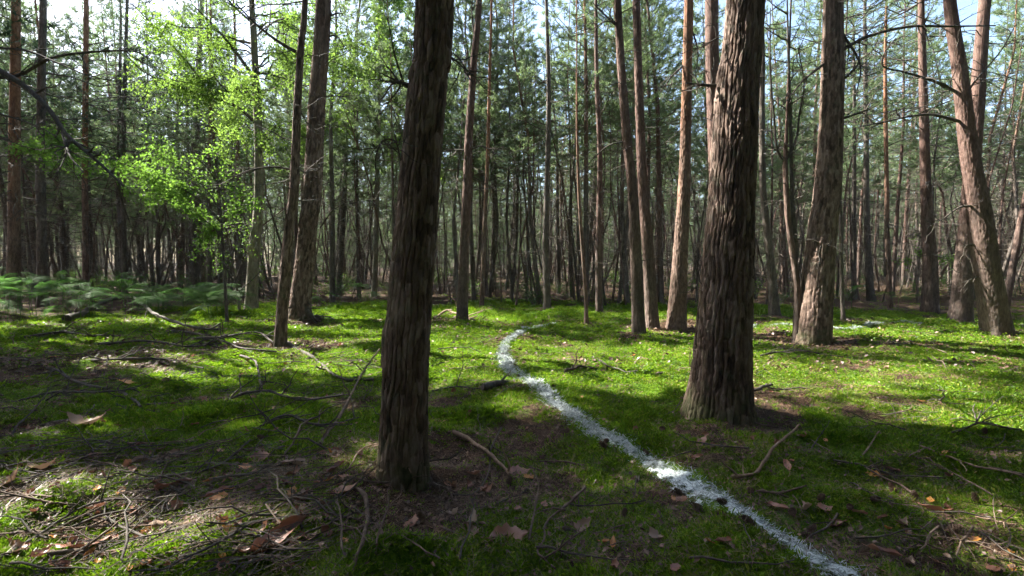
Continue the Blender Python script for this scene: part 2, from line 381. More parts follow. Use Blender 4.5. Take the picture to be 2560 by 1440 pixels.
def perp(P):
    P = np.asarray(P, float); return P - (P @ S)[..., None] * S
LIT = []                     # (p0, p1, radius): trunks and leaf sprays that the crowns are cut open for
def open_to_sun(P, rng):
    """shoots of the canopy that stay: those that would shade a chosen sunny spot are cut away"""
    Q = P - S * (P[:, 2] / S[2])[:, None]
    drop = gap_near(Q[:, 0], Q[:, 1]) & (rng.random(len(P)) < 0.99)
    for (a, b, r) in LIT:
        a_, b_, q = perp(a), perp(b), perp(P)
        ab = b_ - a_; t = np.clip(((q - a_) @ ab) / max(ab @ ab, 1e-9), 0, 1)
        d = np.linalg.norm(q - (a_ + t[:, None] * ab), axis=1)
        ahead = ((P - (np.asarray(a) + t[:, None] * (np.asarray(b) - np.asarray(a)))) @ S) > 0.4
        drop |= (d < r) & ahead & (rng.random(len(P)) < 0.95)
    return ~drop

# ------------------------------------------------------------------ tree builders
def dead_branch(mb, p, d, L, r, rng, subs=4, n=4, mat_=0, wig=0.12, sag=0.0):
    d = norm(np.asarray(d, float)); k = 6
    s = np.linspace(0, 1, k)[:, None]
    off = np.cumsum(rng.normal(size=(k, 3)) * wig * L / k, 0); off -= off[0]
    P = p + d * L * s + off + np.array([0, 0, -sag]) * L * s * s
    tube(mb, P, r * (1 - 0.8 * s[:, 0]) + 0.0012, n, mat_)
    for _ in range(subs):
        u = rng.uniform(0.25, 0.95); q = P[0] + 0; i = u * (k - 1); j = int(i); q = P[j] + (P[min(j + 1, k - 1)] - P[j]) * (i - j)
        e = norm(d + 0.9 * unit(rng, 1)[0]); l = L * rng.uniform(0.15, 0.45) * (1.15 - u)
        w = np.cumsum(rng.normal(size=(4, 3)) * wig * l / 3, 0); w -= w[0]
        tube(mb, q + e * l * np.linspace(0, 1, 4)[:, None] + w, r * 0.45 * np.array([1, 0.7, 0.45, 0.25]) + 0.0008, 3, mat_)
    return P
def pine_crown(axis, z0, z1, R, rng, whorl=0.42, per=5, side=7, shoots=2, droop=0.0):
    """returns (branch polylines with radii, shoot positions, shoot directions); axis(z) is the trunk's centre line"""
    B = []; SP = []; SD = []
    z = z0
    while z < z1 - 0.15:
        u = (z - z0) / (z1 - z0)
        prof = R * (0.55 + 0.45 * math.sin(PI * min(1, u * 1.3 + 0.25))) * (1 - u ** 2.2) + 0.15
        a0 = rng.uniform(0, 2 * PI)
        for b in range(per):
            if rng.random() < 0.12: continue
            a = a0 + b * 2 * PI / per + rng.normal() * 0.25; L = prof * rng.uniform(0.6, 1.2)
            up = rng.uniform(0.05, 0.35) + 0.5 * u - droop
            h = np.array([math.cos(a), math.sin(a), 0]); k = 6; s = np.linspace(0, 1, k)
            c = axis(z)
            P = c + h * (L * s)[:, None] + np.array([0, 0, 1]) * (L * (up * s - (0.25 + droop) * s + 0.30 * s ** 2.5))[:, None]
            P[1:] += rng.normal(size=(k - 1, 3)) * 0.04 * L
            B.append((P, 0.005 + 0.006 * L * (1 - s * 0.85)))
            m = int(side * max(0.5, L / R))
            for j in range(m):
                v = rng.uniform(0.30, 1.0); i = v * (k - 1); i0 = min(int(i), k - 2); q = P[i0] + (P[i0 + 1] - P[i0]) * (i - i0)
                td = norm(P[i0 + 1] - P[i0]); sd = norm(np.cross(td, [0, 0, 1])) * (1 if j % 2 else -1)
                e = norm(td * 0.8 + sd * rng.uniform(0.4, 1.1) + np.array([0, 0, rng.uniform(0, 0.5)]))
                l = L * rng.uniform(0.12, 0.32) * (1.25 - v) + 0.12
                B.append((np.stack([q, q + e * l * 0.5 + [0, 0, 0.01], q + e * l]), np.array([0.0035, 0.003, 0.002])))
                for w in np.linspace(0.35, 1.0, shoots + 1):
                    SP.append(q + e * l * w); SD.append(e + 0.45 * rng.normal(size=3) + np.array([0, 0, 0.3]))
            SP.append(P[-1]); SD.append(P[-1] - P[-2])
        z += whorl * rng.uniform(0.75, 1.25)
    return B, np.array(SP), np.array(SD)
TM_ATTR = [None]
def trunk_mesh(C, R, n, bark, seed, flare=0.35, bumps=()):
    """C (k,3) rings, R (k,) radii; bark = depth of the fissures in metres"""
    k = len(C); a = np.arange(n) * 2 * PI / n
    A, Z = np.meshgrid(a, np.arange(k)); rr = R[:, None] * np.ones((1, n)); zz = C[:, 2][:, None] * np.ones((1, n))
    zr = zz - C[0, 2]
    rr = rr * (1 + flare * np.exp(-np.maximum(zr - 0.1, 0) / (0.12 + 0.6 * R[0])) * (0.65 + 0.7 * noise3(np.cos(A) * 1.6, np.sin(A) * 1.6, 0.3, seed)))
    rr = rr * (1 + 0.05 * noise3(np.cos(A) * 1.2, np.sin(A) * 1.2, zz * 1.6, seed + 1))
    if bark:
        # plates between wavy upright fissures, cracked across at staggered heights
        r0 = float(R[0]); sx = 0.024 + 0.075 * r0; sz = sx * 3.3; nc = max(8, int(2 * PI * r0 / sx))
        cA, sA = np.cos(A), np.sin(A)
        u = A / (2 * PI) * nc + 0.55 * noise3(cA * 2.6, sA * 2.6, zz * 4.5, seed + 2) + 0.30 * noise3(cA * 7, sA * 7, zz * 15, seed + 3)
        iu = np.floor(u) % nc; fu = u - np.floor(u); hu = _h(iu, iu * 0, iu * 0, seed + 4); hv = _h(iu, iu * 0 + 1, iu * 0, seed + 4)
        v = zz / sz * (0.7 + 0.7 * hv) + hu * 7 + 0.35 * noise3(cA * 6, sA * 6, zz * 12, seed + 5) + (hv - 0.5) * 0.9 * fu
        fv = v - np.floor(v); cid = _h(iu, np.floor(v), iu * 0, seed + 6)
        e = sstep(0.03, 0.20, np.minimum(fu, 1 - fu)) * (0.15 + 0.85 * sstep(0.01, 0.09, np.minimum(fv, 1 - fv)))
        e = np.maximum(e, 0.7 * sstep(0.25, 0.6, noise3(cA * R[:, None] / 0.06, sA * R[:, None] / 0.06, zz / 0.16, seed + 14)))
        fade = 1 - 0.75 * sstep(3.5, 8, zz)
        fine = noise3(np.cos(A) * R[:, None] / 0.012, np.sin(A) * R[:, None] / 0.012, zz / 0.04, seed + 7)
        ridg = 1 - np.abs(noise3(np.cos(A) * R[:, None] / 0.028, np.sin(A) * R[:, None] / 0.028, zz / 0.22, seed + 8))
        rr = rr + bark * fade * ((e - 1) * 1.0 + (cid - 0.5) * 0.4 * e + 0.30 * fine - 0.3 * sstep(0.88, 1.0, ridg))
    TM_ATTR[0] = cid.ravel() if bark else None
    for (ba, bz, ra, rz, h) in bumps:
        da = np.angle(np.exp(1j * (A - ba)))
        rr = rr + h * np.exp(-(da / ra) ** 2 - ((zz - bz) / rz) ** 2)
    V = np.stack([C[:, 0][:, None] + np.cos(A) * rr, C[:, 1][:, None] + np.sin(A) * rr, zz], -1)
    i, j = np.meshgrid(np.arange(k - 1), np.arange(n), indexing='ij'); j2 = (j + 1) % n
    return V.reshape(-1, 3), np.stack([i * n + j, i * n + j2, (i + 1) * n + j2, (i + 1) * n + j], -1).reshape(-1, 4)
def stem_line(px, wid, H, lean=0.0):
    """pixel polyline (base first) -> centre line and radii up to height H"""
    g = ground_at(*px[0]); Y = g[1]; P = []; Rr = []
    for (q, w) in zip(px, wid):
        pt, t = at_y(q[0], q[1], Y); P.append(pt); Rr.append(0.5 * w * t / F)
    P = np.array(P); Rr = np.array(Rr); P[0] = g
    P[:, 1] += lean * (P[:, 2] - P[0, 2])
    Rr = Rr * 0.97
    if P[-1, 2] < H:
        d = P[-1] - P[-2]; d = d / max(d[2], 1e-3); d = 0.4 * d; d[2] = 1
        n = 4; hs = np.linspace(0, 1, n + 1)[1:]
        rem = H - P[-1, 2]
        E = P[-1] + d * (rem * hs)[:, None]; P = np.vstack([P, E]); Rr = np.r_[Rr, Rr[len(px) - 1] * (1 - hs * 0.93)]
    return g, P, Rr
def pine(label, px, wid, H=13, crown=0.5, R=1.9, m=M_BARK, nm=None, nseg=40, bark=0.012, step=0.03, seed=0, dead=14, branches=(), lean=0.0, bumps=(),
         per=5, side=7, dlen=0.9, dlo=1.2, name='pine_tree', group=None, flare=0.35, k=11, zbark=4.5, wd=0.010, ln=0.075, shoots=2, droop=0.0, whorl=0.42):
    rng = np.random.default_rng(1000 + seed)
    g, P, Rr = stem_line(px, wid, H, lean)
    E = empty(name, g, label, 'tree', group)
    z = P[:, 2].copy(); zmin = z[0] - 0.12
    zs = np.r_[np.arange(zmin, min(zbark, H), step), np.linspace(min(zbark, H), z[-1], 24)[1:]] if zbark > zmin else np.linspace(zmin, z[-1], 60)
    fine = spline(np.column_stack([P, Rr]), 400); fz = np.maximum.accumulate(fine[:, 2]); fz = fz + np.arange(400) * 1e-6
    C = np.column_stack([np.interp(zs, fz, fine[:, 0]), np.interp(zs, fz, fine[:, 1]), zs]); RR = np.interp(zs, fz, fine[:, 3])
    axis = lambda q: np.array([np.interp(q, fz, fine[:, 0]), np.interp(q, fz, fine[:, 1]), q])
    rad = lambda q: float(np.interp(q, fz, fine[:, 3]))
    mb = MB(); V, Q = trunk_mesh(C, np.maximum(RR, 0.012), nseg, bark, seed * 17 + 3, flare, bumps); mb.add(V, Q)
    o = mb.obj('trunk', m, smooth=True); keep_world(o, E)
    if TM_ATTR[0] is not None: o.data.attributes.new('plate', 'FLOAT', 'POINT').data.foreach_set('value', TM_ATTR[0].astype(np.float32))
    # crown
    if crown is not None:
        B, SP, SD = pine_crown(axis, H * crown, z[-1], R, rng, per=per, side=side, shoots=shoots, droop=droop, whorl=whorl)
        ok = open_to_sun(SP, rng)
        mb = MB()
        okb = np.mean([open_to_sun(np.array([b_[0][int(f_ * (len(b_[0]) - 1))] for b_ in B]), rng) for f_ in (0.2, 0.5, 0.8, 1.0)], 0) > 0.6
        for (bp, br), kb in zip(B, okb):
            if kb and (len(bp) > 3 or g[1] > 10): tube(mb, bp, br, 4 if len(bp) > 3 else 3, 0)
        needles(mb, SP[ok], SD[ok], rng, k, ln, wd, mat=1)
        o = mb.obj('crown', [M_TWIG, nm or M_NEEDLE], kind='stuff'); keep_world(o, E)
    # broken dead branches low on the stem
    hi = H * (crown if crown is not None else 0.95)
    if dead:
        mb = MB()
        for _ in range(dead):
            q = rng.uniform(dlo, hi); a = rng.uniform(0, 2 * PI); c = axis(q); r = rad(q)
            d = np.array([math.cos(a), math.sin(a), rng.uniform(-0.45, 0.45)])
            L = dlen * rng.uniform(0.15, 1.3) * (0.45 + 0.55 * min(1, q / 4))
            dead_branch(mb, c + d * r * 0.6, d, L, 0.0035 + 0.005 * L, rng, int(2 + 4 * L), 4, 0, 0.22, rng.uniform(-0.15, 0.25))
        o = mb.obj('dead_twigs', M_TWIG, kind='stuff'); keep_world(o, E)
    for br in branches:
        pts, w = br[0], br[1]; dy = br[2] if len(br) > 2 else 0.0
        Pb = []
        for i_, q in enumerate(pts):
            t_ = i_ / max(1, len(pts) - 1)
            pt, t = at_y(q[0], q[1], g[1] + lean * 2 + dy * t_); Pb.append(pt)
        Pb = spline(Pb, 6 * len(pts)); wr = 0.5 * w * g[1] / F
        mb = MB(); tube(mb, Pb, wr * np.linspace(1, 0.3, len(Pb)), 6)
        for _ in range(int(3 * len(pts))):
            i0 = rng.integers(2, len(Pb)); d = norm(Pb[i0] - Pb[i0 - 1]) * 0.7 + 0.9 * unit(rng, 1)[0]
            dead_branch(mb, Pb[i0 - 1], d, rng.uniform(0.1, 0.5) * (0.4 + 0.08 * g[1]), wr * 0.35, rng, 2, 3, 0, 0.25)
        o = mb.obj('dead_branch', M_TWIG, smooth=True); keep_world(o, E)
    return E, axis, rad

# ------------------------------------------------------------------ the trees one can tell apart (pixel polyline of the stem, widths)
PINES = [
 dict(label='nearest pine, dark furrowed trunk between the brushwood and the white line', px=[(1006, 1195), (1010, 1050), (1018, 850), (1045, 500), (1070, 200), (1086, 0)], wid=[122, 121, 118, 103, 99, 97], H=15, crown=0.52, R=2.6, nseg=256, bark=0.010, step=0.010, seed=1, zbark=3.0, flare=0.2, dead=3, dlo=3.2, lean=0.0,
      bumps=[(PI * 1.08, 0.80, 0.5, 0.07, 0.016), (PI * 1.05, 0.68, 0.35, 0.05, 0.012)], branches=[([(1020, 215), (1000, 205), (986, 200)], 14), ([(1005, 440), (992, 360), (960, 350), (940, 380)], 6, -0.2), ([(1105, 130), (1150, 160), (1175, 200)], 7, 0.1)]),
 dict(label='thickest pine, ridged trunk flaring at its foot beside the white line', px=[(1796, 1032), (1806, 850), (1818, 650), (1828, 480), (1845, 200), (1864, 0)], wid=[140, 132, 126, 114, 104, 94], H=16, crown=0.5, R=2.7, nseg=280, bark=0.015, step=0.015, seed=2, zbark=4.4, flare=0.34, dead=4, dlo=3.5, m=M_BARK,
      branches=[([(1790, 215), (1755, 212), (1715, 207)], 10), ([(1795, 95), (1775, 105), (1763, 115)], 5), ([(1765, 990 - 250), (1750, 700), (1740, 650)], 3)]),
 dict(label='dark thick pine in the right half, grown against a thin pale stem', px=[(2032, 856), (2045, 700), (2058, 560), (2068, 480), (2080, 250), (2083, 0)], wid=[82, 72, 66, 62, 52, 45], H=15, crown=0.5, R=2.3, flare=0.12, nseg=110, bark=0.014, step=0.02, seed=53, dead=16, dlen=1.1,
      branches=[([(2100, 128), (2170, 91), (2271, 67), (2372, 66), (2489, 64)], 9, -0.3), ([(2095, 300), (2150, 282), (2190, 265)], 7), ([(2100, 75), (2150, 160), (2140, 240)], 7, -0.3), ([(2100, 205), (2145, 160), (2148, 90)], 6, -0.2), ([(2060, 160), (2010, 200), (1960, 260)], 7, -0.2)]),
 dict(label='thin pale stem growing up the left side of the dark thick pine', px=[(1991, 858), (1993, 760), (1990, 690), (1972, 560), (1966, 480), (1963, 400), (1966, 330)], wid=[18, 17, 17, 15, 13, 11, 8], H=5.2, crown=None, nseg=24, bark=0.006, step=0.03, seed=4, dead=14, dlen=0.7, dlo=1.0, m=M_BARK_PK,
      branches=[([(1963, 405), (1942, 370), (1935, 290), (1928, 210), (1925, 100), (1926, 20)], 7), ([(1963, 405), (1990, 350), (1998, 290), (2010, 210), (1995, 120)], 7), ([(1990, 690), (1985, 560), (1980, 480), (1976, 300), (1970, 100), (1968, 0)], 13)]),
 dict(label='leaning pinkish pine at the right edge, bare lit trunk', px=[(2492, 832), (2472, 700), (2452, 560), (2440, 480), (2424, 380), (2402, 200), (2388, 100), (2374, 0)], wid=[64, 56, 52, 46, 40, 33, 30, 26], H=13, crown=0.55, R=2.2, nseg=80, bark=0.010, step=0.025, seed=5, flare=0.15, m=M_BARK_PK, dead=20, dlen=1.3,
      branches=[([(2394, 232), (2340, 205), (2260, 180), (2208, 166), (2212, 130), (2240, 95)], 8, -0.2), ([(2405, 305), (2330, 287), (2270, 292), (2210, 305), (2150, 316)], 8, -0.3), ([(2440, 515), (2400, 518), (2360, 545), (2325, 565)], 6, -0.3), ([(2410, 245), (2440, 200), (2500, 130), (2540, 60)], 6), ([(2446, 610), (2415, 615), (2408, 640)], 4), ([(2455, 690), (2425, 700), (2400, 730)], 4)]),
 dict(label='straight brown pine just behind the leaning pinkish one', px=[(2400, 806), (2412, 650), (2424, 500), (2440, 300), (2452, 120), (2462, 0)], wid=[44, 40, 36, 31, 27, 25], H=14, crown=0.5, R=2.1, nseg=64, bark=0.012, step=0.03, seed=6, m=M_BARK_PK, dead=18, dlen=1.3),
 dict(label='thin curved stem slanting out of the frame at the right edge', px=[(2511, 782), (2524, 710), (2542, 610), (2558, 520), (2590, 380)], wid=[17, 16, 15, 13, 10], H=6.5, crown=None, nseg=24, bark=0.004, step=0.04, seed=7, m=M_BARK_PK, dead=10, name='young_tree'),
 dict(label='slim pine left of the leaning pair, straight with many dead branches', px=[(2326, 786), (2324, 640), (2316, 500), (2310, 300), (2305, 100), (2303, 0)], wid=[36, 30, 24, 20, 16, 13], H=14, crown=0.5, R=2.0, nseg=56, bark=0.010, step=0.03, seed=8, m=M_BARK_PK, dead=40, dlen=1.5),
 dict(label='left stem of the close pair of slender pines behind the white line', px=[(1598, 838), (1592, 700), (1583, 500), (1568, 350), (1552, 150), (1544, 0)], wid=[33, 30, 26, 24, 20, 18], H=14, crown=0.52, R=1.9, nseg=64, bark=0.012, step=0.025, seed=9, m=M_BARK_PK, dead=16, dlen=1.0,
      branches=[([(1543, 65), (1515, 40), (1480, 5)], 7), ([(1545, 55), (1510, 55), (1475, 78)], 5), ([(1556, 355), (1520, 365), (1480, 400), (1460, 430)], 5)]),
 dict(label='right stem of the close pair of slender pines behind the white line', px=[(1631, 823), (1622, 650), (1608, 480), (1600, 300), (1595, 150), (1591, 0)], wid=[33, 30, 26, 22, 20, 20], H=15, crown=0.52, R=1.9, nseg=64, bark=0.012, step=0.025, seed=10, m=M_BARK_PK, dead=16, dlen=1.0),
 dict(label='orange-topped pine standing between the slender pair and the thickest trunk', px=[(1690, 822), (1700, 650), (1710, 480), (1715, 300), (1719, 150), (1722, 0)], wid=[48, 38, 31, 26, 24, 22], H=14, crown=0.52, R=1.9, nseg=72, bark=0.015, step=0.025, seed=11, m=M_BARK_OR, dead=18, dlen=1.0,
      branches=[([(1712, 160), (1680, 190), (1650, 230)], 5), ([(1725, 60), (1745, 130), (1735, 200)], 5)]),
 dict(label='grey pine half hidden behind the upper part of the thickest trunk', px=[(1815, 800), (1802, 600), (1790, 400), (1782, 200), (1779, 0)], wid=[44, 40, 36, 33, 32], H=14, crown=0.52, R=1.9, nseg=56, bark=0.012, step=0.03, seed=12, m=M_BARK_PK, dead=14),
 dict(label='slim bent pine seen just right of the thickest trunk', px=[(1936, 790), (1930, 690), (1916, 560), (1908, 480), (1905, 350), (1906, 150), (1904, 0)], wid=[26, 21, 18, 16, 14, 12, 10], H=12, crown=0.45, R=1.7, nseg=40, bark=0.008, step=0.04, seed=13, m=M_BARK_GR, dead=40, dlen=1.1),
 dict(label='slender pine lit pink along one side beyond the nearest trunk', px=[(1155, 808), (1160, 650), (1167, 480), (1173, 330), (1185, 150), (1198, 0)], wid=[29, 26, 23, 20, 18, 16], H=14, crown=0.55, R=1.9, nseg=56, bark=0.010, step=0.025, seed=14, m=M_BARK_PK, dead=16, dlen=1.0,
      branches=[([(1165, 375), (1130, 376), (1105, 380)], 5), ([(1168, 380), (1200, 365), (1225, 375), (1250, 390)], 5), ([(1175, 190), (1150, 150), (1130, 130)], 6), ([(1185, 85), (1180, 40), (1180, 0)], 5)]),
 dict(label='thin straight pine pole beside the slender pink-lit pine', px=[(1204, 772), (1212, 560), (1219, 400), (1224, 200), (1229, 0)], wid=[12, 11, 10, 8, 6], H=12.5, crown=0.62, R=1.4, nseg=24, bark=0.004, step=0.05, seed=15, m=M_BARK_OR, dead=30, dlen=0.9),
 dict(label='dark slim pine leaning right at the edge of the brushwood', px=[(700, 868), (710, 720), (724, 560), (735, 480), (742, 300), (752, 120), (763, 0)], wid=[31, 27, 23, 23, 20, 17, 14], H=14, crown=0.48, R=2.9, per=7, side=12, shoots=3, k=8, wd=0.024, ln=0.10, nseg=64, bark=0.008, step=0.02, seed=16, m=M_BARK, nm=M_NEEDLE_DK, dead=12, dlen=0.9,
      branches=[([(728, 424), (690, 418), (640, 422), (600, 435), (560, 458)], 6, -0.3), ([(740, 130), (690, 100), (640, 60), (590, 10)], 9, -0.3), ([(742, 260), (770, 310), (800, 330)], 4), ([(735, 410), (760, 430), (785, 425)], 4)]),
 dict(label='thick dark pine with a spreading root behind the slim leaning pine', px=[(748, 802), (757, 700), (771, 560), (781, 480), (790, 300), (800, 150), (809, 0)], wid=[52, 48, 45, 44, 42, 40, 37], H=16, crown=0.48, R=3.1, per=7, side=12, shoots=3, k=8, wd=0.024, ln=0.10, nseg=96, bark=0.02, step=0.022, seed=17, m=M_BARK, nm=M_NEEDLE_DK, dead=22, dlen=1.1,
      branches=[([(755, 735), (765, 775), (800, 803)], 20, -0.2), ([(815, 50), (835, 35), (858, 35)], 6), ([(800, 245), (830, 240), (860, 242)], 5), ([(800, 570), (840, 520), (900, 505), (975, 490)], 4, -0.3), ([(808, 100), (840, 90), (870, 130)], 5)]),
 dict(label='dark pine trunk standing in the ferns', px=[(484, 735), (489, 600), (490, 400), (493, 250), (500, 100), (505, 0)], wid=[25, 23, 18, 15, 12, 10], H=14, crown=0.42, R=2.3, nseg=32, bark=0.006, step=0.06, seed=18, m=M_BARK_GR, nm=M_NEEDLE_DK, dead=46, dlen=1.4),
 dict(label='dark straight pole among the thin stems past the end of the white line', px=[(1368, 775), (1365, 600), (1368, 450), (1372, 250), (1369, 100), (1366, 0)], wid=[20, 18, 14, 12, 10, 8], H=14, crown=0.6, R=1.6, nseg=32, bark=0.006, step=0.05, seed=19, m=M_BARK_GR, nm=M_NEEDLE_BG, dead=40, dlen=1.1),
 dict(label='wavy orange sapling stem in front of the dense stand', px=[(1466, 808), (1464, 730), (1458, 650), (1448, 500), (1443, 350), (1442, 280)], wid=[11, 10, 9, 8, 6, 5], H=7, crown=0.75, R=0.9, nseg=20, bark=0.003, step=0.05, seed=20, m=M_BARK_OR, nm=M_NEEDLE_BG, dead=20, dlen=0.6),
 dict(label='grey pine with green tufts low on its stem in the dense stand', px=[(1498, 782), (1497, 600), (1500, 400), (1492, 200), (1490, 50)], wid=[19, 17, 14, 11, 9], H=13, crown=0.6, R=1.6, nseg=32, bark=0.006, step=0.05, seed=21, m=M_BARK_PK, nm=M_NEEDLE_BG, dead=40, dlen=1.0),
 dict(label='bright orange thin pine pole standing alone on the right', px=[(2226, 772), (2222, 680), (2217, 560), (2217, 480), (2214, 300), (2213, 150)], wid=[13, 12, 11, 10, 9, 7], H=11, crown=0.6, R=1.5, nseg=24, bark=0.004, step=0.05, seed=22, m=M_BARK_OR, nm=M_NEEDLE_BG, dead=36, dlen=1.1),
 dict(label='dark pole with a thick foot on the right, left of the orange pole', px=[(2178, 756), (2170, 640), (2166, 480), (2166, 380), (2164, 200), (2162, 50)], wid=[20, 16, 13, 12, 10, 8], H=12, crown=0.55, R=1.7, nseg=28, bark=0.006, step=0.05, seed=23, m=M_BARK_GR, nm=M_NEEDLE_BG, dead=36, dlen=1.1),
 dict(label='thin dark sapling pole right of the dark thick pine', px=[(2108, 801), (2104, 700), (2102, 560), (2100, 400), (2108, 250)], wid=[10, 9, 8, 7, 5], H=8, crown=0.7, R=1.0, nseg=20, bark=0.003, step=0.06, seed=24, m=M_BARK_GR, nm=M_NEEDLE_BG, dead=26, dlen=0.9),
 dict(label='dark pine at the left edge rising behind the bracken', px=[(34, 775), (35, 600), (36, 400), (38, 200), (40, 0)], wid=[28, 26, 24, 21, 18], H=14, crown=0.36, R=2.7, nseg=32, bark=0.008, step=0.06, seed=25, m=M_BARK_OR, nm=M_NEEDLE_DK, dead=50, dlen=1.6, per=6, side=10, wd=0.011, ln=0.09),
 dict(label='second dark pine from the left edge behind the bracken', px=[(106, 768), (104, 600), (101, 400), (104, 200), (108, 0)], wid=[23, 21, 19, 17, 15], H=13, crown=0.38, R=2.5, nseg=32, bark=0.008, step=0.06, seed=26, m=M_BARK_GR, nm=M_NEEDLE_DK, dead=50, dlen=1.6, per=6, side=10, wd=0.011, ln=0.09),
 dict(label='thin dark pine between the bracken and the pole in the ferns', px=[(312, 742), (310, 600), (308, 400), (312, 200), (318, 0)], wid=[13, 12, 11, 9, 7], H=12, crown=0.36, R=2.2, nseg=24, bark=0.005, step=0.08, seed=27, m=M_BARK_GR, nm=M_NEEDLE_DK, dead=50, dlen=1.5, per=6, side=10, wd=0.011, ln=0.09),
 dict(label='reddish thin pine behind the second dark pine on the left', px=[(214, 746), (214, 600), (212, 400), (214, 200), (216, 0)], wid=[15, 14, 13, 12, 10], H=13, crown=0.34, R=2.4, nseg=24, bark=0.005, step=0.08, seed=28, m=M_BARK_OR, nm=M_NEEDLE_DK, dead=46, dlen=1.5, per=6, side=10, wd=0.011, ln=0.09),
 dict(label='thin pole left of the birch with a bare grey stem', px=[(524, 742), (524, 600), (523, 450), (525, 300), (528, 150)], wid=[10, 10, 9, 8, 7], H=12, crown=0.45, R=1.8, nseg=24, bark=0.004, step=0.08, seed=29, m=M_BARK_BG, nm=M_NEEDLE_BG, dead=40, dlen=1.2),
]
for d in PINES:
    g = ground_at(*d['px'][0]); w = 0.5 * d['wid'][0] * g[1] / F
    TREE_XY.append((g[0], g[1], 2.0 * w + 0.28))
def seg_lit(px0, px1, Y, r):
    a, _ = at_y(px0[0], px0[1], Y); b, _ = at_y(px1[0], px1[1], Y); LIT.append((a, b, r))
for i, lo, hi, r in ((4, (2485, 800), (2402, 200), 0.5), (8, (1596, 800), (1552, 100), 0.28), (10, (1692, 800), (1722, 0), 0.3), (13, (1156, 790), (1198, 0), 0.22),
                     (9, (1628, 800), (1600, 200), 0.2), (1, (1830, 330), (1866, -40), 0.3), (7, (2325, 760), (2316, 480), 0.25), (21, (2226, 760), (2214, 200), 0.3), (19, (1466, 780), (1443, 300), 0.25)):
    seg_lit(lo, hi, ground_at(*PINES[i]['px'][0])[1], r)
BIRCH_Y = ground_at(630, 776)[1]
seg_lit((420, 60), (620, 200), BIRCH_Y, 1.5); seg_lit((640, 100), (650, 500), BIRCH_Y, 0.5); seg_lit((380, 200), (560, 200), BIRCH_Y, 1.0)
SAP_Y = 8.6
seg_lit((380, 420), (600, 500), SAP_Y, 0.7); seg_lit((500, 400), (560, 480), SAP_Y, 0.4)
seg_lit((60, 700), (450, 720), 9.6, 0.8); seg_lit((560, 600), (620, 640), 11.4, 0.5)

# ------------------------------------------------------------------ ground sheet
def build_ground():
    n = 430; U = math.asinh(420 / 1.6); u = np.linspace(-U, U, n)
    xs = 1.6 * np.sinh(u); ys = 3.0 + 1.6 * np.sinh(u)
    X, Y = np.meshgrid(xs, ys); Z = gz(X, Y)
    m = moss_cover(X, Y)
    V = np.stack([X, Y, Z], -1).reshape(-1, 3)
    i, j = np.meshgrid(np.arange(n - 1), np.arange(n - 1), indexing='ij'); a = i * n + j
    mb = MB(); mb.add(V, np.stack([a, a + 1, a + n + 1, a + n], -1).reshape(-1, 4))
    o = mb.obj('ground', M_GROUND, smooth=True, kind='structure')
    at = o.data.attributes.new('moss', 'FLOAT', 'POINT'); at.data.foreach_set('value', m.ravel().astype(np.float32))
    o['label'] = 'mossy forest floor with needle and leaf litter'
build_ground()

# ------------------------------------------------------------------ instancing of masses that nobody could count
def instancer(name, P, rot, scl, idx, sources, label, cat):
    me = bpy.data.meshes.new(name); me.vertices.add(len(P)); me.vertices.foreach_set('co', P.astype(np.float32).ravel())
    for nm_, ty, arr in (('rot', 'FLOAT_VECTOR', rot), ('scl', 'FLOAT', scl), ('idx', 'INT', idx)):
        a = me.attributes.new(nm_, ty, 'POINT'); a.data.foreach_set('vector' if ty == 'FLOAT_VECTOR' else 'value', np.ascontiguousarray(arr, np.int32 if ty == 'INT' else np.float32).ravel())
    o = bpy.data.objects.new(name, me); COL.objects.link(o); o['kind'] = 'stuff'; o['label'] = label; o['category'] = cat
    ng = bpy.data.node_groups.new(name + '_nodes', 'GeometryNodeTree')
    ng.interface.new_socket('Geometry', in_out='INPUT', socket_type='NodeSocketGeometry'); ng.interface.new_socket('Geometry', in_out='OUTPUT', socket_type='NodeSocketGeometry')
    N, L = ng.nodes, ng.links; gi = N.new('NodeGroupInput'); go = N.new('NodeGroupOutput')
    ip = N.new('GeometryNodeInstanceOnPoints'); L.new(gi.outputs[0], ip.inputs['Points'])
    jg = N.new('GeometryNodeJoinGeometry')
    for me_ in reversed(sources):
        so = bpy.data.objects.new(me_.name, me_)
        oi = N.new('GeometryNodeObjectInfo'); oi.inputs['Object'].default_value = so; oi.inputs['As Instance'].default_value = True
        L.new(oi.outputs['Geometry'], jg.inputs[0])
    L.new(jg.outputs[0], ip.inputs['Instance']); ip.inputs['Pick Instance'].default_value = True
    for nm_, ty, sk in (('rot', 'FLOAT_VECTOR', 'Rotation'), ('scl', 'FLOAT', 'Scale'), ('idx', 'INT', 'Instance Index')):
        na = N.new('GeometryNodeInputNamedAttribute'); na.data_type = ty; na.inputs[0].default_value = nm_
        out = [s_ for s_ in na.outputs if s_.enabled and s_.name == 'Attribute'][0]
        L.new(out, ip.inputs[sk])
    L.new(ip.outputs[0], go.inputs[0])
    md = o.modifiers.new('instances', 'NODES'); md.node_group = ng
    return o
def line_dist(x, y):
    if np.ndim(x) == 0: return float(np.hypot(LINE[::4, 0] - x, LINE[::4, 1] - y).min())
    d = np.full(np.shape(x), 9.0)
    for q in LINE[::4]: d = np.minimum(d, np.hypot(x - q[0], y - q[1]))
    return d
def line_half(y):
    return np.maximum(0.132 - 0.014 * np.clip(y - 2, 0, 9), 0.05)
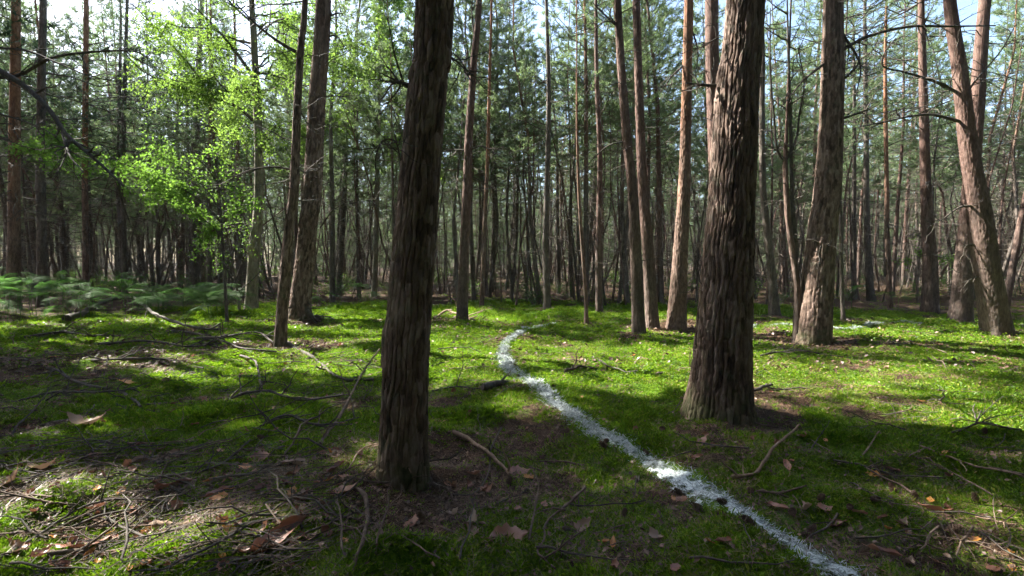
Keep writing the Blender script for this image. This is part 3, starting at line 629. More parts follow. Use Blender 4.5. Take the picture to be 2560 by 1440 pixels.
def build_moss():
    src = []
    for s_ in range(7):
        rng = np.random.default_rng(50 + s_); mb = MB(); k = 26; flat = 0.5 if s_ > 3 else 1.0; wide = 1.5 if s_ > 3 else 1.0
        b = rng.normal(size=(k, 3)) * [0.014 * wide, 0.014 * wide, 0]; d = norm(np.column_stack([b[:, :2] * 30 + rng.normal(size=(k, 2)) * 0.7, np.ones(k)]))
        L = flat * rng.uniform(0.008, 0.021, (k, 1)); w = norm(np.cross(d, unit(rng, k))) * 0.0022 * wide
        mid = b + d * L * 0.5; tip = b + d * L + np.column_stack([d[:, :2] * 0.006, np.zeros(k)])
        V = np.stack([b - w * 0.7, b + w * 0.7, mid + w, mid - w, tip], 1).reshape(-1, 3); q = np.arange(k)[:, None] * 5
        mb.add(V, q + [0, 1, 2, 3])
        mb.add(np.zeros((1, 3)), np.zeros((0, 3), int))
        T = (q + [3, 2, 4]); mb.f[3].append(T); mb.m[3].append(np.zeros(k, int))
        src.append(mb.mesh('moss_tuft', M_MOSS))
    rng = np.random.default_rng(7); P = []; SCL = []
    for (y0, y1, dens, sc) in ((1.55, 2.6, 4600, 0.95), (2.6, 4.2, 2600, 1.15), (4.2, 7.0, 1300, 1.2), (7, 12.5, 420, 1.8), (12.5, 18, 70, 2.6)):
        w = 1.17 * y1 + 0.4; n = int(dens * (y1 - y0) * 2 * w)
        x = rng.uniform(-w, w, n); y = rng.uniform(y0, y1, n)
        k = np.abs(x) < 1.15 * y + 0.35; x, y = x[k], y[k]
        m = moss_cover(x, y) + 0.25 * noise2(x / 0.12, y / 0.12, 33)
        k = rng.random(len(x)) < sstep(0.25, 0.6, m) * 0.88 + 0.10; x, y, m = x[k], y[k], m[k]
        k = (y > 6) | (line_dist(x, y) > line_half(y) * (0.92 + 0.3 * noise2(x / 0.05, y / 0.05, 35))); x, y, m = x[k], y[k], m[k]
        P.append(np.column_stack([x, y, gz(x, y) - 0.004])); SCL.append(sc * rng.uniform(0.7, 1.3, len(x)) * (0.75 + 0.5 * np.clip(m, 0, 1)) * (1 + 0.45 * noise2(x / 0.22, y / 0.22, 37)))
    P = np.concatenate(P); SCL = np.concatenate(SCL); n = len(P)
    rot = np.column_stack([rng.normal(size=n) * 0.25, rng.normal(size=n) * 0.25, rng.uniform(0, 6.28, n)])
    instancer('moss', P, rot, SCL, np.where(P[:, 1] > 4.0, rng.integers(4, 7, n), rng.integers(0, 4, n)), src, 'bright green moss carpet covering the forest floor', 'moss')
build_moss()
def build_litter():
    """fallen needles and leaf crumbs"""
    rng = np.random.default_rng(9); mb = MB()
    for (y0, y1, dens, w_) in ((1.55, 3.0, 5200, 0.0014), (3.0, 5.0, 2200, 0.0022), (5, 9.5, 1300, 0.004)):
        w = 1.17 * y1; n = int(dens * (y1 - y0) * 2 * w); x = rng.uniform(-w, w, n); y = rng.uniform(y0, y1, n)
        k = (np.abs(x) < 1.15 * y + 0.3); x, y = x[k], y[k]
        k = rng.random(len(x)) < 0.28 + 0.72 * sstep(0.9, 0.3, moss_cover(x, y)); x, y = x[k], y[k]
        k = (line_dist(x, y) > line_half(y) * 0.9) | (rng.random(len(x)) < 0.08); x, y = x[k], y[k]; n = len(x)
        a = rng.uniform(0, 6.28, n); L = rng.uniform(0.025, 0.07, n); tl = rng.normal(size=n) * 0.3
        d = np.column_stack([np.cos(a), np.sin(a), tl]); s_ = np.column_stack([-np.sin(a), np.cos(a), np.zeros(n)]) * w_
        p_ = np.column_stack([x, y, gz(x, y) + 0.010 + 0.014 * rng.random(n)])
        V = np.stack([p_ - s_, p_ + s_, p_ + d * L[:, None]], 1).reshape(-1, 3)
        mb.add(V, np.arange(3 * n).reshape(-1, 3))
        n2 = n // (9 if y0 < 4.5 else 6); x, y = x[:n2], y[:n2]
        leaves(mb, np.column_stack([x, y, gz(x, y) + 0.016]), np.column_stack([rng.normal(size=(n2, 2)) * 0.5, np.ones(n2)]), rng, 0.024 if y0 < 4.5 else 0.05, 0.8)
    o = mb.obj('needle_litter', M_LITTER, kind='stuff'); tag(o, 'brown fallen needles and leaf crumbs strewn over the moss', 'litter')
build_litter()

# ------------------------------------------------------------------ trees built one by one
AX = []
for d in PINES: AX.append(pine(**d))
print('pines', round(time.time() - T0, 1))

def birch(label, px, wid, H, seed, boughs, R, nleaf, lm=M_BLEAF, size=0.055, hang=0.5, m=M_BIRCH, zc=0.32, per_b=(2.0, 3.6), name='birch_tree', burl=None, nrand=26):
    rng = np.random.default_rng(seed); g, P, Rr = stem_line(px, wid, H)
    E = empty(name, g, label, 'tree')
    fine = spline(np.column_stack([P, Rr]), 300); fz = np.maximum.accumulate(fine[:, 2]) + np.arange(300) * 1e-6
    zs = np.linspace(g[2] - 0.1, P[-1, 2], 160); C = np.column_stack([np.interp(zs, fz, fine[:, 0]), np.interp(zs, fz, fine[:, 1]), zs]); RR = np.maximum(np.interp(zs, fz, fine[:, 3]), 0.008)
    mb = MB(); V, Q = trunk_mesh(C, RR, 32, 0.006, seed, 0.3, burl or ()); mb.add(V, Q); o = mb.obj('trunk', m, smooth=True); keep_world(o, E)
    mbB = MB(); LP = []
    lines = []
    for b in boughs:
        pts = [at_y(q[0], q[1], g[1] + b[2] * i_ / max(1, len(b[0]) - 1))[0] for i_, q in enumerate(b[0])]
        lines.append((spline(pts, 14), 0.5 * b[1] * g[1] / F))
    for _ in range(nrand):
        z = rng.uniform(H * zc, H * 0.97); a = rng.uniform(0, 2 * PI); L = R * rng.uniform(0.5, 1.1) * (1.1 - 0.7 * (z / H) ** 2)
        c = np.array([np.interp(z, fz, fine[:, 0]), np.interp(z, fz, fine[:, 1]), z]); h = np.array([math.cos(a), math.sin(a), 0]); s = np.linspace(0, 1, 12)[:, None]
        lines.append((c + h * L * s + np.array([0, 0, 1]) * L * (0.65 * s - 0.75 * s ** 2.4) + rng.normal(size=(12, 3)) * 0.03 * L, 0.018))
    for (l, r) in lines:
        k = len(l); tube(mbB, l, r * np.linspace(1, 0.25, k) + 0.002, 5)
        LL = np.linalg.norm(np.diff(l, axis=0), axis=1).sum()
        for _ in range(int(8 * LL)):
            u = rng.uniform(0.3, 1); i0 = min(int(u * (k - 1)), k - 2); q = l[i0]; td = norm(l[i0 + 1] - l[i0])
            e = norm(td * 0.7 + unit(rng, 1)[0] * 0.9); sl = rng.uniform(0.2, 0.7) * min(1, LL * 0.5); s = np.linspace(0, 1, 5)[:, None]
            tw = q + e * sl * s + np.array([0, 0, -hang]) * sl * s ** 2
            tube(mbB, tw, np.linspace(0.004, 0.0015, 5), 3)
            nl = int(nleaf * sl)
            LP.append(tw[0] + (tw[-1] - tw[0]) * rng.random((nl, 1)) + np.array([0, 0, -hang]) * 0 + rng.normal(size=(nl, 3)) * 0.06)
    LP = np.concatenate(LP); ok = open_to_sun(LP, rng) | (rng.random(len(LP)) < 0.35)
    LP = LP[ok]
    o = mbB.obj('branches', M_TWIG, kind='stuff'); keep_world(o, E)
    mb = MB(); leaves(mb, LP, unit(rng, len(LP)) + [0, 0, 0.6], rng, size); o = mb.obj('crown', lm, kind='stuff'); keep_world(o, E)
    return E
birch('pale-barked birch with bright leaves and a dark burl on its trunk', [(628, 776), (634, 650), (646, 520), (648, 400), (642, 250), (635, 100), (629, 0)], [30, 27, 24, 22, 18, 16, 13], 11.5, 301,
      [([(632, 300), (590, 265), (520, 240), (440, 215), (360, 180), (310, 130)], 8, -0.6), ([(632, 190), (590, 130), (540, 70), (480, 10)], 9, -0.3), ([(640, 180), (690, 190), (740, 205)], 6, -0.3),
       ([(525, 242), (480, 170), (400, 80), (330, 10)], 6, -0.4), ([(640, 330), (660, 360), (700, 430)], 5, 0.3), ([(636, 110), (560, 95), (480, 90), (400, 60)], 6, 0.4), ([(634, 60), (580, 10), (520, -60)], 6, 0.2)],
      2.9, 260, size=0.055, nrand=42, burl=[(-PI / 2, 1.62, 0.9, 0.14, 0.05), (-PI * 0.7, 1.5, 0.6, 0.1, 0.04)])
birch('far birch with a light leafy crown beside the nearest trunk', [(935, 742), (940, 600), (945, 400), (948, 200), (950, 0)], [15, 13, 11, 9, 7], 14, 302, [], 2.8, 100, nrand=48, size=0.09)
birch('low leafy sapling spreading bright sprays over the ferns', [(568, 812), (562, 700), (556, 600), (552, 520), (540, 440), (520, 390)], [8, 7, 6, 5, 4, 3], 3.6, 303,
      [([(556, 560), (500, 500), (430, 460), (350, 425), (270, 395), (220, 375)], 5, -0.5), ([(553, 530), (520, 480), (480, 440), (420, 400), (380, 375)], 4, 0.3), ([(545, 460), (570, 430), (600, 425)], 3, -0.2),
       ([(556, 560), (590, 520), (620, 510)], 4, -0.4), ([(540, 450), (500, 400), (470, 392)], 3, -0.4), ([(556, 590), (500, 540), (440, 500), (400, 470)], 4, 0.6), ([(300, 400), (200, 375), (100, 370), (30, 365)], 4, 0.3)],
      0.7, 330, lm=M_SLEAF, size=0.05, hang=0.15, m=M_BARK_GR, nrand=5, name='beech_sapling')
birch('pale green shrub standing at the foot of the birch', [(600, 778), (592, 720), (580, 660), (570, 600), (560, 540)], [7, 6, 5, 4, 3], 3.0, 304,
      [([(592, 720), (560, 660), (540, 600), (530, 560)], 4, -0.3), ([(590, 700), (610, 640), (625, 580), (640, 520)], 4, 0.2), ([(585, 690), (540, 640), (510, 600)], 3, -0.3), ([(595, 730), (640, 690), (680, 640)], 3, 0.2)],
      0.9, 70, lm=M_SLEAF, size=0.045, hang=0.1, m=M_BARK_GR, zc=0.2, nrand=16, name='shrub')
birch('small leafy sapling with fresh green leaves left of the leaning pine', [(2292, 758), (2294, 700), (2298, 650), (2302, 610)], [6, 5, 4, 3], 2.6, 305,
      [([(2295, 690), (2330, 650), (2370, 640), (2400, 650)], 3, 0.3), ([(2296, 670), (2270, 650), (2250, 660)], 3, -0.3)], 0.6, 60, lm=M_SLEAF, size=0.07, hang=0.1, m=M_BARK_GR, zc=0.5, nrand=6, name='leafy_sapling')

# off to the left, just outside the photograph: a pine whose dead boughs reach into view, and unseen pines added to shade the foreground
pine('pine at the left border reaching bare dark boughs into the picture', [(-150, 905), (-160, 600), (-165, 300), (-170, 0)], [46, 42, 38, 34], H=13, crown=0.5, R=2.6, nseg=40, bark=0.01, step=0.05, seed=40, nm=M_NEEDLE_DK, dead=16, dlen=1.2,
     branches=[([(-150, 100), (0, 178), (60, 215), (120, 270), (165, 335), (240, 400), (310, 465)], 18, -0.5), ([(-150, 105), (0, 120), (70, 128), (150, 160), (215, 188)], 9, -0.3), ([(-60, 190), (40, 190), (130, 145), (230, 130), (330, 128), (370, 145)], 9, -0.2),
               ([(155, 330), (165, 380), (150, 420), (130, 450)], 5, -0.5), ([(162, 345), (175, 390), (210, 430)], 6, -0.5), ([(-100, 260), (0, 285), (80, 310), (150, 345)], 6, -0.4), ([(-100, 330), (10, 350), (90, 373), (150, 365)], 4, -0.3)])
rng = np.random.default_rng(77)
SHADE = [(-7.4, 5.6), (-9.2, 4.2), (-10.8, 6.8), (-12.4, 5.0), (-9.4, 7.9), (-14.2, 7.4), (-6.2, 3.4), (-4.4, 1.6), (-11.8, 9.6), (-15.0, 10.4), (-16.5, 6.4), (-9.4, 2.2), (-13.0, 2.8), (-10.6, 5.6), (-13.6, 6.2), (-11.6, 3.8), (-8.2, 6.6),
         (-12.2, 8.4), (-15.8, 8.8), (-13.4, 10.8), (-17.4, 8.0), (-17.2, 11.6), (-14.4, 12.0), (-4.0, -0.4), (-1.2, -0.8), (2.4, -0.6), (5.5, 0.8), (0.6, -2.2)]
for i, (x, y) in enumerate(SHADE):
    H = 14 + 3 * rng.random(); z = float(gz(x, y))
    P_ = [(x, y)]
    # straight stems: give them through pseudo pixels only where in front of the camera, so build them directly
    E = empty('pine_tree', (x, y, z), 'unseen tall pine added beside the view to shade the near ground', 'tree', 'pines added to shade the foreground')
    r2 = np.random.default_rng(500 + i); lx, ly = r2.normal(size=2) * 0.02
    axis = lambda q, x=x, y=y, lx=lx, ly=ly: np.array([x + lx * q, y + ly * q, q])
    zs = np.linspace(z - 0.1, H, 40); C = np.array([axis(q) for q in zs]); mb = MB(); V, Q = trunk_mesh(C, np.linspace(0.15, 0.015, 40), 20, 0.0, i + 60); mb.add(V, Q)
    o = mb.obj('trunk', M_BARK, smooth=True); keep_world(o, E)
    B, SP, SD = pine_crown(axis, H * 0.42, H, 2.7, r2, per=6, side=9, shoots=2, whorl=0.40)
    ok = open_to_sun(SP, r2); mb = MB()
    okb = np.mean([open_to_sun(np.array([b_[0][int(f_ * (len(b_[0]) - 1))] for b_ in B]), r2) for f_ in (0.2, 0.5, 0.8, 1.0)], 0) > 0.6
    for (bp, br), kb in zip(B, okb):
        if kb and len(bp) > 3: tube(mb, bp, br, 3, 0)
    needles(mb, SP[ok], SD[ok], r2, 8, 0.12, 0.044, mat=1)
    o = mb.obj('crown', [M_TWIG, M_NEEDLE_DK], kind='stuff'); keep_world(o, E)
print('near trees', round(time.time() - T0, 1))

# ------------------------------------------------------------------ the dense stand behind the clearing
def bg_variant(seed, H, r0, crown, R, nm, dead, per=4, side=5, bm=M_BARK_BG, k=15, wd=0.014):
    rng = np.random.default_rng(seed)
    wob = rng.normal(size=(5, 2)) * 0.10; wob[0] = 0; lean = rng.normal(size=2) * 0.025
    cz = np.linspace(0, H, 5)
    axis = lambda q: np.array([np.interp(q, cz, wob[:, 0]) + lean[0] * q, np.interp(q, cz, wob[:, 1]) + lean[1] * q, q])
    zs = np.linspace(-0.35, H, 22); C = np.array([axis(max(q, 0)) for q in zs]); C[:, 2] = zs
    mt = MB(); V, Q = trunk_mesh(C, r0 * (1 - 0.9 * np.clip(zs / H, 0, 1) ** 1.1) + 0.004, 9, 0, seed, 0.3); mt.add(V, Q)
    mc = MB()
    if crown is not None:
        B, SP, SD = pine_crown(axis, H * crown, H, R, rng, per=per, side=side, shoots=2, whorl=0.45)
        for (bp, br) in B: tube(mc, bp, br, 3, 0)
        needles(mc, SP, SD, rng, k, 0.10, wd, mat=1)
    md = MB()
    for _ in range(dead):
        q = rng.uniform(0.35, H * (crown or 0.95) + 0.5); a = rng.uniform(0, 2 * PI); d = np.array([math.cos(a), math.sin(a), rng.uniform(-0.35, 0.4)])
        L = rng.uniform(0.25, 1.25) * (0.5 + 0.5 * min(1, q / 3)); dead_branch(md, axis(q), d, L, 0.003 + 0.004 * L, rng, int(2 + 4 * L), 3, 0, 0.25, rng.uniform(-0.1, 0.3))
    return (mt.mesh('trunk', bm, True), mc.mesh('crown', [M_TWIG_BG, nm]) if crown is not None else None, md.mesh('dead_twigs', M_TWIG_BG))
VARS = [bg_variant(601, 10.5, 0.062, 0.42, 1.4, M_NEEDLE_BG, 60, per=5, side=7, k=18), bg_variant(602, 9.5, 0.048, 0.42, 1.2, M_NEEDLE_BG, 60, per=5, side=7, k=18, bm=M_BARK_GR), bg_variant(603, 11.5, 0.08, 0.48, 1.6, M_NEEDLE_BG, 50, per=5, side=7, k=18, bm=M_BARK_GR),
        bg_variant(604, 8.5, 0.04, 0.42, 1.1, M_NEEDLE_BG, 60, per=5, side=7, k=18, bm=M_BARK_GR), bg_variant(605, 11.0, 0.07, 0.42, 1.5, M_NEEDLE_BG, 60, per=5, side=7, k=18, bm=M_BARK_PK), bg_variant(606, 7.5, 0.036, 0.45, 0.9, M_NEEDLE_BG, 50, per=5, side=6, bm=M_BARK_PK)]
DEADV = [bg_variant(621, 6.5, 0.032, None, 0, None, 46, bm=M_BARK_PK), bg_variant(622, 5.0, 0.026, None, 0, None, 40, bm=M_BARK_GR), bg_variant(623, 7.5, 0.036, None, 0, None, 50, bm=M_BARK_BG)]
DARKV = [bg_variant(611, 12.0, 0.085, 0.30, 2.0, M_NEEDLE, 60, per=4, side=7, k=17, bm=M_BARK_GR), bg_variant(612, 11.0, 0.065, 0.28, 1.8, M_NEEDLE_BG, 60, per=4, side=7, k=17, bm=M_BARK_BG), bg_variant(613, 9.5, 0.05, 0.26, 1.5, M_NEEDLE_BG, 50, per=4, side=7, k=17, bm=M_BARK_GR)]
FARV = [bg_variant(631, 10.0, 0.055, 0.12, 1.9, M_NEEDLE_BG, 40, per=5, side=7, k=12, wd=0.024), bg_variant(632, 9.0, 0.05, 0.10, 1.8, M_NEEDLE_BG, 40, per=5, side=7, bm=M_BARK_GR, k=12, wd=0.024), bg_variant(633, 8.0, 0.04, 0.10, 1.6, M_NEEDLE_BG, 40, per=5, side=7, bm=M_BARK_PK, k=12, wd=0.024)]
def put_variant(v, name, loc, rz, sc, label, cat, group, tilt=(0, 0)):
    E = empty(name, loc, label, cat, group); E.rotation_euler = (tilt[0], tilt[1], rz); E.scale = sc
    for nm_, me in zip(('trunk', 'crown', 'dead_twigs'), v):
        if me is None: continue
        o = bpy.data.objects.new(nm_, me); COL.objects.link(o); o.parent = E
        if nm_ != 'trunk': o['kind'] = 'stuff'
rng = np.random.default_rng(4242)
pts = []; fixed = [(t[0], t[1]) for t in TREE_XY]
def free(x, y, dmin):
    return all((x - a) ** 2 + (y - b) ** 2 > dmin * dmin for a, b in pts) and all((x - a) ** 2 + (y - b) ** 2 > 0.25 for a, b in fixed)
def front(px):
    """distance of the stand's front edge along a picture column"""
    return float(np.interp(px, [-200, 0, 400, 600, 800, 1000, 1300, 1600, 1900, 2100, 2300, 2500, 2800], [14.5, 14.0, 15.5, 15.0, 14.2, 13.2, 12.4, 12.2, 12.6, 13.0, 14.0, 13.0, 13.0]))
NEAR = []
tries = 0
while len(NEAR) < 400 and tries < 60000:
    tries += 1
    y = 12.2 + 17 * rng.random() ** 1.25; px = rng.uniform(-120, 2680); x = (px - 1280) / F * y
    if y < front(px): continue
    if not free(x, y, 0.34 + 0.010 * y): continue
    if sum(bool(gap_near(np.array([x - S[0] / S[2] * h_]), np.array([y - S[1] / S[2] * h_]))[0]) for h_ in (4.5, 6.0, 7.5, 9.0)) > 1: continue   # no tree where it would shade a chosen sunny spot
    pts.append((x, y)); NEAR.append((x, y, px))
MARKS = [(-300, 'the left edge'), (490, 'the fern trunk'), (640, 'the birch'), (745, 'the slim leaning pine'), (1045, 'the nearest trunk'), (1167, 'the pink-lit pine'), (1368, 'the dark pole'), (1455, 'the wavy sapling'), (1598, 'the slender pair'),
         (1705, 'the orange-topped pine'), (1825, 'the thickest trunk'), (2060, 'the dark thick pine'), (2217, 'the orange pole'), (2316, 'the slim straight pine'), (2430, 'the leaning pine'), (3000, 'the right edge')]
BARKW = {M_BARK_GR.name: 'grey', M_BARK_PK.name: 'pinkish', M_BARK_BG.name: 'brown'}
def ordinal(n):
    return '%d%s' % (n, 'th' if 10 <= n % 100 <= 20 else {1: 'st', 2: 'nd', 3: 'rd'}.get(n % 10, 'th'))
COUNT = {}
for i, (x, y, px) in enumerate(sorted(NEAR, key=lambda q: q[2])):
    z = float(gz(x, y)); left = px < 620; u = rng.random()
    s = rng.uniform(0.82, 1.15); sc = (s * rng.uniform(0.85, 1.2),) * 2 + (s,)
    j = max(k for k in range(len(MARKS) - 1) if px >= MARKS[k][0]); where = 'between %s and %s' % (MARKS[j][1], MARKS[j + 1][1])
    dead = u < (0.2 if left else 0.48)
    v = DEADV[rng.integers(3)] if dead else (DARKV[rng.integers(3)] if left else VARS[rng.integers(6)])
    key = (j, dead); COUNT[key] = COUNT.get(key, 0) + 1; bark = BARKW[v[0].materials[0].name]
    lab = ('thin dead %s sapling, ' if dead else 'slim %s pine, ') % bark + ordinal(COUNT[key]) + ' from left ' + where
    grp = 'dead saplings in the dense stand' if dead else ('dark pines of the shady stand on the left' if left else ('slim pines beyond the white line' if px < 1750 else 'slim pines behind the thick trunks on the right'))
    t_ = 0.10 if dead else 0.025
    put_variant(v, 'dead_sapling' if dead else 'pine_tree', (x, y, z), rng.uniform(0, 6.28), sc, lab, 'tree', grp, (rng.normal() * t_, rng.normal() * t_))
# the far wood reads as one mass
def joined(vs, nm_):
    out = []
    for v in vs:
        mb = MB(); mats = []
        for me in v:
            if me is None: continue
            V = np.empty(len(me.vertices) * 3); me.vertices.foreach_get('co', V); V = V.reshape(-1, 3)
            ls = np.empty(len(me.polygons), int); me.polygons.foreach_get('loop_start', ls); lt = np.empty(len(me.polygons), int); me.polygons.foreach_get('loop_total', lt)
            vi = np.empty(len(me.loops), int); me.loops.foreach_get('vertex_index', vi); mi = np.empty(len(me.polygons), int); me.polygons.foreach_get('material_index', mi)
            base = len(mats); mats += list(me.materials); first = True
            mb.v.append(V)
            for k in (3, 4):
                s_ = lt == k
                if s_.any():
                    mb.f[k].append(vi[ls[s_][:, None] + np.arange(k)] + mb.n); mb.m[k].append(mi[s_] + base)
            mb.n += len(V)
        out.append(mb.mesh(nm_, mats))
    return out
FAR = joined(FARV + VARS[:3] + DARKV[:2], 'far_pine')
P = []
n = 0
while n < 1000:
    y = 25 + 60 * rng.random() ** 0.9; px = rng.uniform(-350, 2900); x = (px - 1280) / F * y
    if y < 29 and rng.random() < 0.5: continue
    u = rng.random(); left = px < 700
    P.append((x, y, float(gz(x, y)) - 0.1, rng.integers(6, 8) if (left and u < 0.7) else (rng.integers(3, 6) if u > 0.75 else rng.integers(3)))); n += 1
# the same wood goes on all round, beside and behind the camera
while n < 1800:
    a = rng.uniform(0, 2 * PI); r = 4.5 + 40 * rng.random() ** 1.1; x, y = r * math.cos(a), r * math.sin(a)
    if y > -2 and abs(x) < 1.15 * y + 4.0: continue              # the view
    if x < 0 and y > -3.5 and x > -24: continue                   # kept treeless to let the sun through
    P.append((x, y, float(gz(x, y)) - 0.1, rng.integers(6, 8) if rng.random() < 0.6 else rng.integers(3, 6))); n += 1
P = np.array(P); m = len(P)
instancer('distant_forest', P[:, :3], np.column_stack([rng.normal(size=(m, 2)) * 0.03, rng.uniform(0, 6.28, m)]), rng.uniform(0.8, 1.2, m), P[:, 3].astype(int), FAR, 'far pine wood closing the view behind the stand', 'forest')
def low_shrub(seed, m, size):
    rng = np.random.default_rng(seed); mb = MB(); LP = []
    for _ in range(14):
        a = rng.uniform(0, 6.28); L = rng.uniform(0.5, 1.1); s_ = np.linspace(0, 1, 6)[:, None]
        l = np.array([math.cos(a), math.sin(a), 0]) * L * 0.55 * s_ + np.array([0, 0, 1]) * L * (1.1 * s_ - 0.35 * s_ ** 2) + rng.normal(size=(6, 3)) * 0.02; l[0] = 0
        tube(mb, l, np.linspace(0.006, 0.002, 6), 3, 0); LP.append(l[rng.integers(2, 6, 30)] + rng.normal(size=(30, 3)) * 0.10)
    leaves(mb, np.concatenate(LP), unit(rng, 420) + [0, 0, 0.5], rng, size, mat=1); return mb.mesh('low_shrub', [M_TWIG_BG, m])
UG = joined([(DEADV[0][0], None, DEADV[0][2]), (DEADV[1][0], None, DEADV[1][2])], 'broken_sapling') + [low_shrub(71, M_SLEAF, 0.06), low_shrub(72, M_FERN, 0.05)]
P = []
while len(P) < 1000:
    y = 12.5 + 30 * rng.random() ** 1.2; px = rng.uniform(-150, 2700); x = (px - 1280) / F * y
    if y < front(px) + 0.4: continue
    u = rng.random(); P.append((x, y, float(gz(x, y)) - 0.03, 0 if u < 0.38 else 1 if u < 0.72 else 2 if u < 0.80 else 3))
P = np.array(P); m = len(P); k = P[:, 3].astype(int)
instancer('undergrowth', P[:, :3], np.column_stack([rng.normal(size=(m, 2)) * np.where(k < 2, 0.2, 0.1)[:, None], rng.uniform(0, 6.28, m)]), np.where(k < 2, np.where(rng.random(m) < 0.4, rng.uniform(0.7, 1.3, m), rng.uniform(0.15, 0.55, m)), rng.uniform(0.4, 1.0, m)), k, UG, 'low brush of broken saplings and shrubs under the stand', 'undergrowth')
print('stand', round(time.time() - T0, 1))

# ------------------------------------------------------------------ the white marking line
def white_line(label, L, seed, half):
    rng = np.random.default_rng(seed); E = empty('white_line', L[0], label, 'marking line')
    T = norm(np.gradient(L, axis=0)); Nn = np.column_stack([-T[:, 1], T[:, 0]]); k = len(L)
    s = np.arange(k) * np.linalg.norm(np.diff(L, axis=0), axis=1).mean()
    hw = half(L[:, 1]) * (0.8 + 0.25 * fbm2(s / 0.12, s * 0, seed))
    W = 6; u = np.linspace(-1, 1, W)
    X = L[:, 0][:, None] + Nn[:, 0][:, None] * hw[:, None] * u; Y = L[:, 1][:, None] + Nn[:, 1][:, None] * hw[:, None] * u
    X = X + 0.018 * noise3(X / 0.05, Y / 0.05, 0.2, seed + 3); Y = Y + 0.018 * noise3(X / 0.05, Y / 0.05, 0.7, seed + 4)
    Z = gz(X, Y) + 0.010 + 0.006 * noise2(X / 0.03, Y / 0.03, seed + 5) - 0.014 * np.abs(u) ** 4
    V = np.stack([X, Y, Z], -1).reshape(-1, 3); i, j = np.meshgrid(np.arange(k - 1), np.arange(W - 1), indexing='ij'); a = i * W + j
    Q = np.stack([a, a + 1, a + W + 1, a + W], -1).reshape(-1, 4)
    c = V[Q].mean(1); keep = noise2(c[:, 0] / 0.045, c[:, 1] / 0.045, seed + 6) > -0.08 + 0.35 * np.abs(np.tile(np.abs(np.linspace(-0.8, 0.8, W - 1)), k - 1)) ** 2
    mb = MB(); mb.add(V, Q[keep]); o = mb.obj('powder', M_WHITE, smooth=True); keep_world(o, E)
    n = int(s[-1] * 2000); i = rng.integers(0, k, n); v = np.clip(rng.normal(size=n) * 0.55, -1.35, 1.35)
    x = L[i, 0] + Nn[i, 0] * hw[i] * v + rng.normal(size=n) * 0.01; y = L[i, 1] + Nn[i, 1] * hw[i] * v + rng.normal(size=n) * 0.01
    big = np.clip(y / 3.5, 0.8, 1.5)[:, None]
    a = rng.uniform(0, 6.28, n); d = norm(np.column_stack([np.cos(a), np.sin(a), rng.uniform(-0.1, 0.9, n)])); Ln = rng.uniform(0.012, 0.045, (n, 1)) * big
    w = norm(np.cross(d, unit(rng, n))) * 0.0024 * big; p_ = np.column_stack([x, y, gz(x, y) + 0.008])
    mb = MB(); mb.add(np.stack([p_ - w, p_ + w, p_ + d * Ln + w * 0.4, p_ + d * Ln - w * 0.4], 1).reshape(-1, 3), np.arange(4 * n).reshape(-1, 4))
    o = mb.obj('white_fibres', M_WHITE, kind='stuff'); keep_world(o, E)
white_line('white powdery line winding over the moss between the two near trunks', LINE, 81, line_half)
L2 = spline([ground_at(*q) for q in ((1866, 822), (1930, 818), (1995, 817), (2080, 822), (2150, 818), (2220, 812), (2300, 809))], 160); L2[:, 2] = gz(L2[:, 0], L2[:, 1])
white_line('thin far stretch of white line crossing the moss behind the thick trunks', L2, 82, lambda y: 0.03 + 0 * y)

# ------------------------------------------------------------------ bracken
def frond_mesh(seed):
    rng = np.random.default_rng(seed); mb = MB(); L = 0.75; n = 13
    s = np.linspace(0, 1, 14); R = np.column_stack([L * s, 0.02 * np.sin(6 * s), 0.10 * s - 0.26 * s ** 2]); tube(mb, R, np.linspace(0.0045, 0.001, 14), 4, 0)
    for i in range(1, n):
        u = i / n; c = np.array([np.interp(u, s, R[:, q]) for q in range(3)]); l = 0.36 * (1 - u) ** 0.85 * (1 if i > 1 else 0.85) + 0.03
        for sd in (-1, 1):
            d = norm(np.array([0.45, sd * 1.0, -0.10 + rng.normal() * 0.10])); side = norm(np.cross(d, [0, 0, 1])); k = max(4, int(l / 0.022))
            t = (np.arange(k) + 0.5) / k; pl = 0.055 * (1 - t) ** 0.7 + 0.012
            for q in range(k):
                b = c + d * l * t[q] + np.array([0, 0, -0.12 * l * t[q] ** 2])
                for e in (-1, 1):
                    f = norm(side * e + d * 0.5); h = l / k * 0.30
                    mb.add([b - d * h, b + f * pl[q] + [0, 0, -0.008], b + d * h], [[0, 1, 2]], 0)
    return mb.mesh('frond', M_FERN)
FROND = [frond_mesh(900 + i) for i in range(3)]
def stipe():
    mb = MB(); s = np.linspace(0, 1, 6)[:, None]; tube(mb, np.array([0, 0, -0.05]) + np.array([0, 0, 0.98]) * s + np.array([0.05, 0, 0]) * s ** 2, np.linspace(0.006, 0.004, 6), 5)
    return mb.mesh('stem', M_FERN, True)
STIPE = stipe()
def fern(x, y, h, rng, label, group, nf=3):
    E = empty('bracken_fern', (x, y, float(gz(x, y))), label, 'fern', group); E.scale = (1, 1, 1); E.rotation_euler = (rng.normal() * 0.06, rng.normal() * 0.06, rng.uniform(0, 6.28))
    o = bpy.data.objects.new('stem', STIPE); COL.objects.link(o); o.parent = E; o.scale = (1, 1, h)
    a = rng.uniform(0, 6.28)
    for i in range(nf):
        o = bpy.data.objects.new('frond', FROND[rng.integers(3)]); COL.objects.link(o); o.parent = E
        hh = h * (0.96 - 0.15 * i); o.location = (0.05 * (hh / h) ** 2, 0, hh); a += 6.28 / nf + rng.normal() * 0.4
        o.rotation_euler = (rng.normal() * 0.22, -rng.uniform(-0.25, 0.5), a); f_ = rng.uniform(0.5, 0.95); o.scale = (f_, f_, f_)
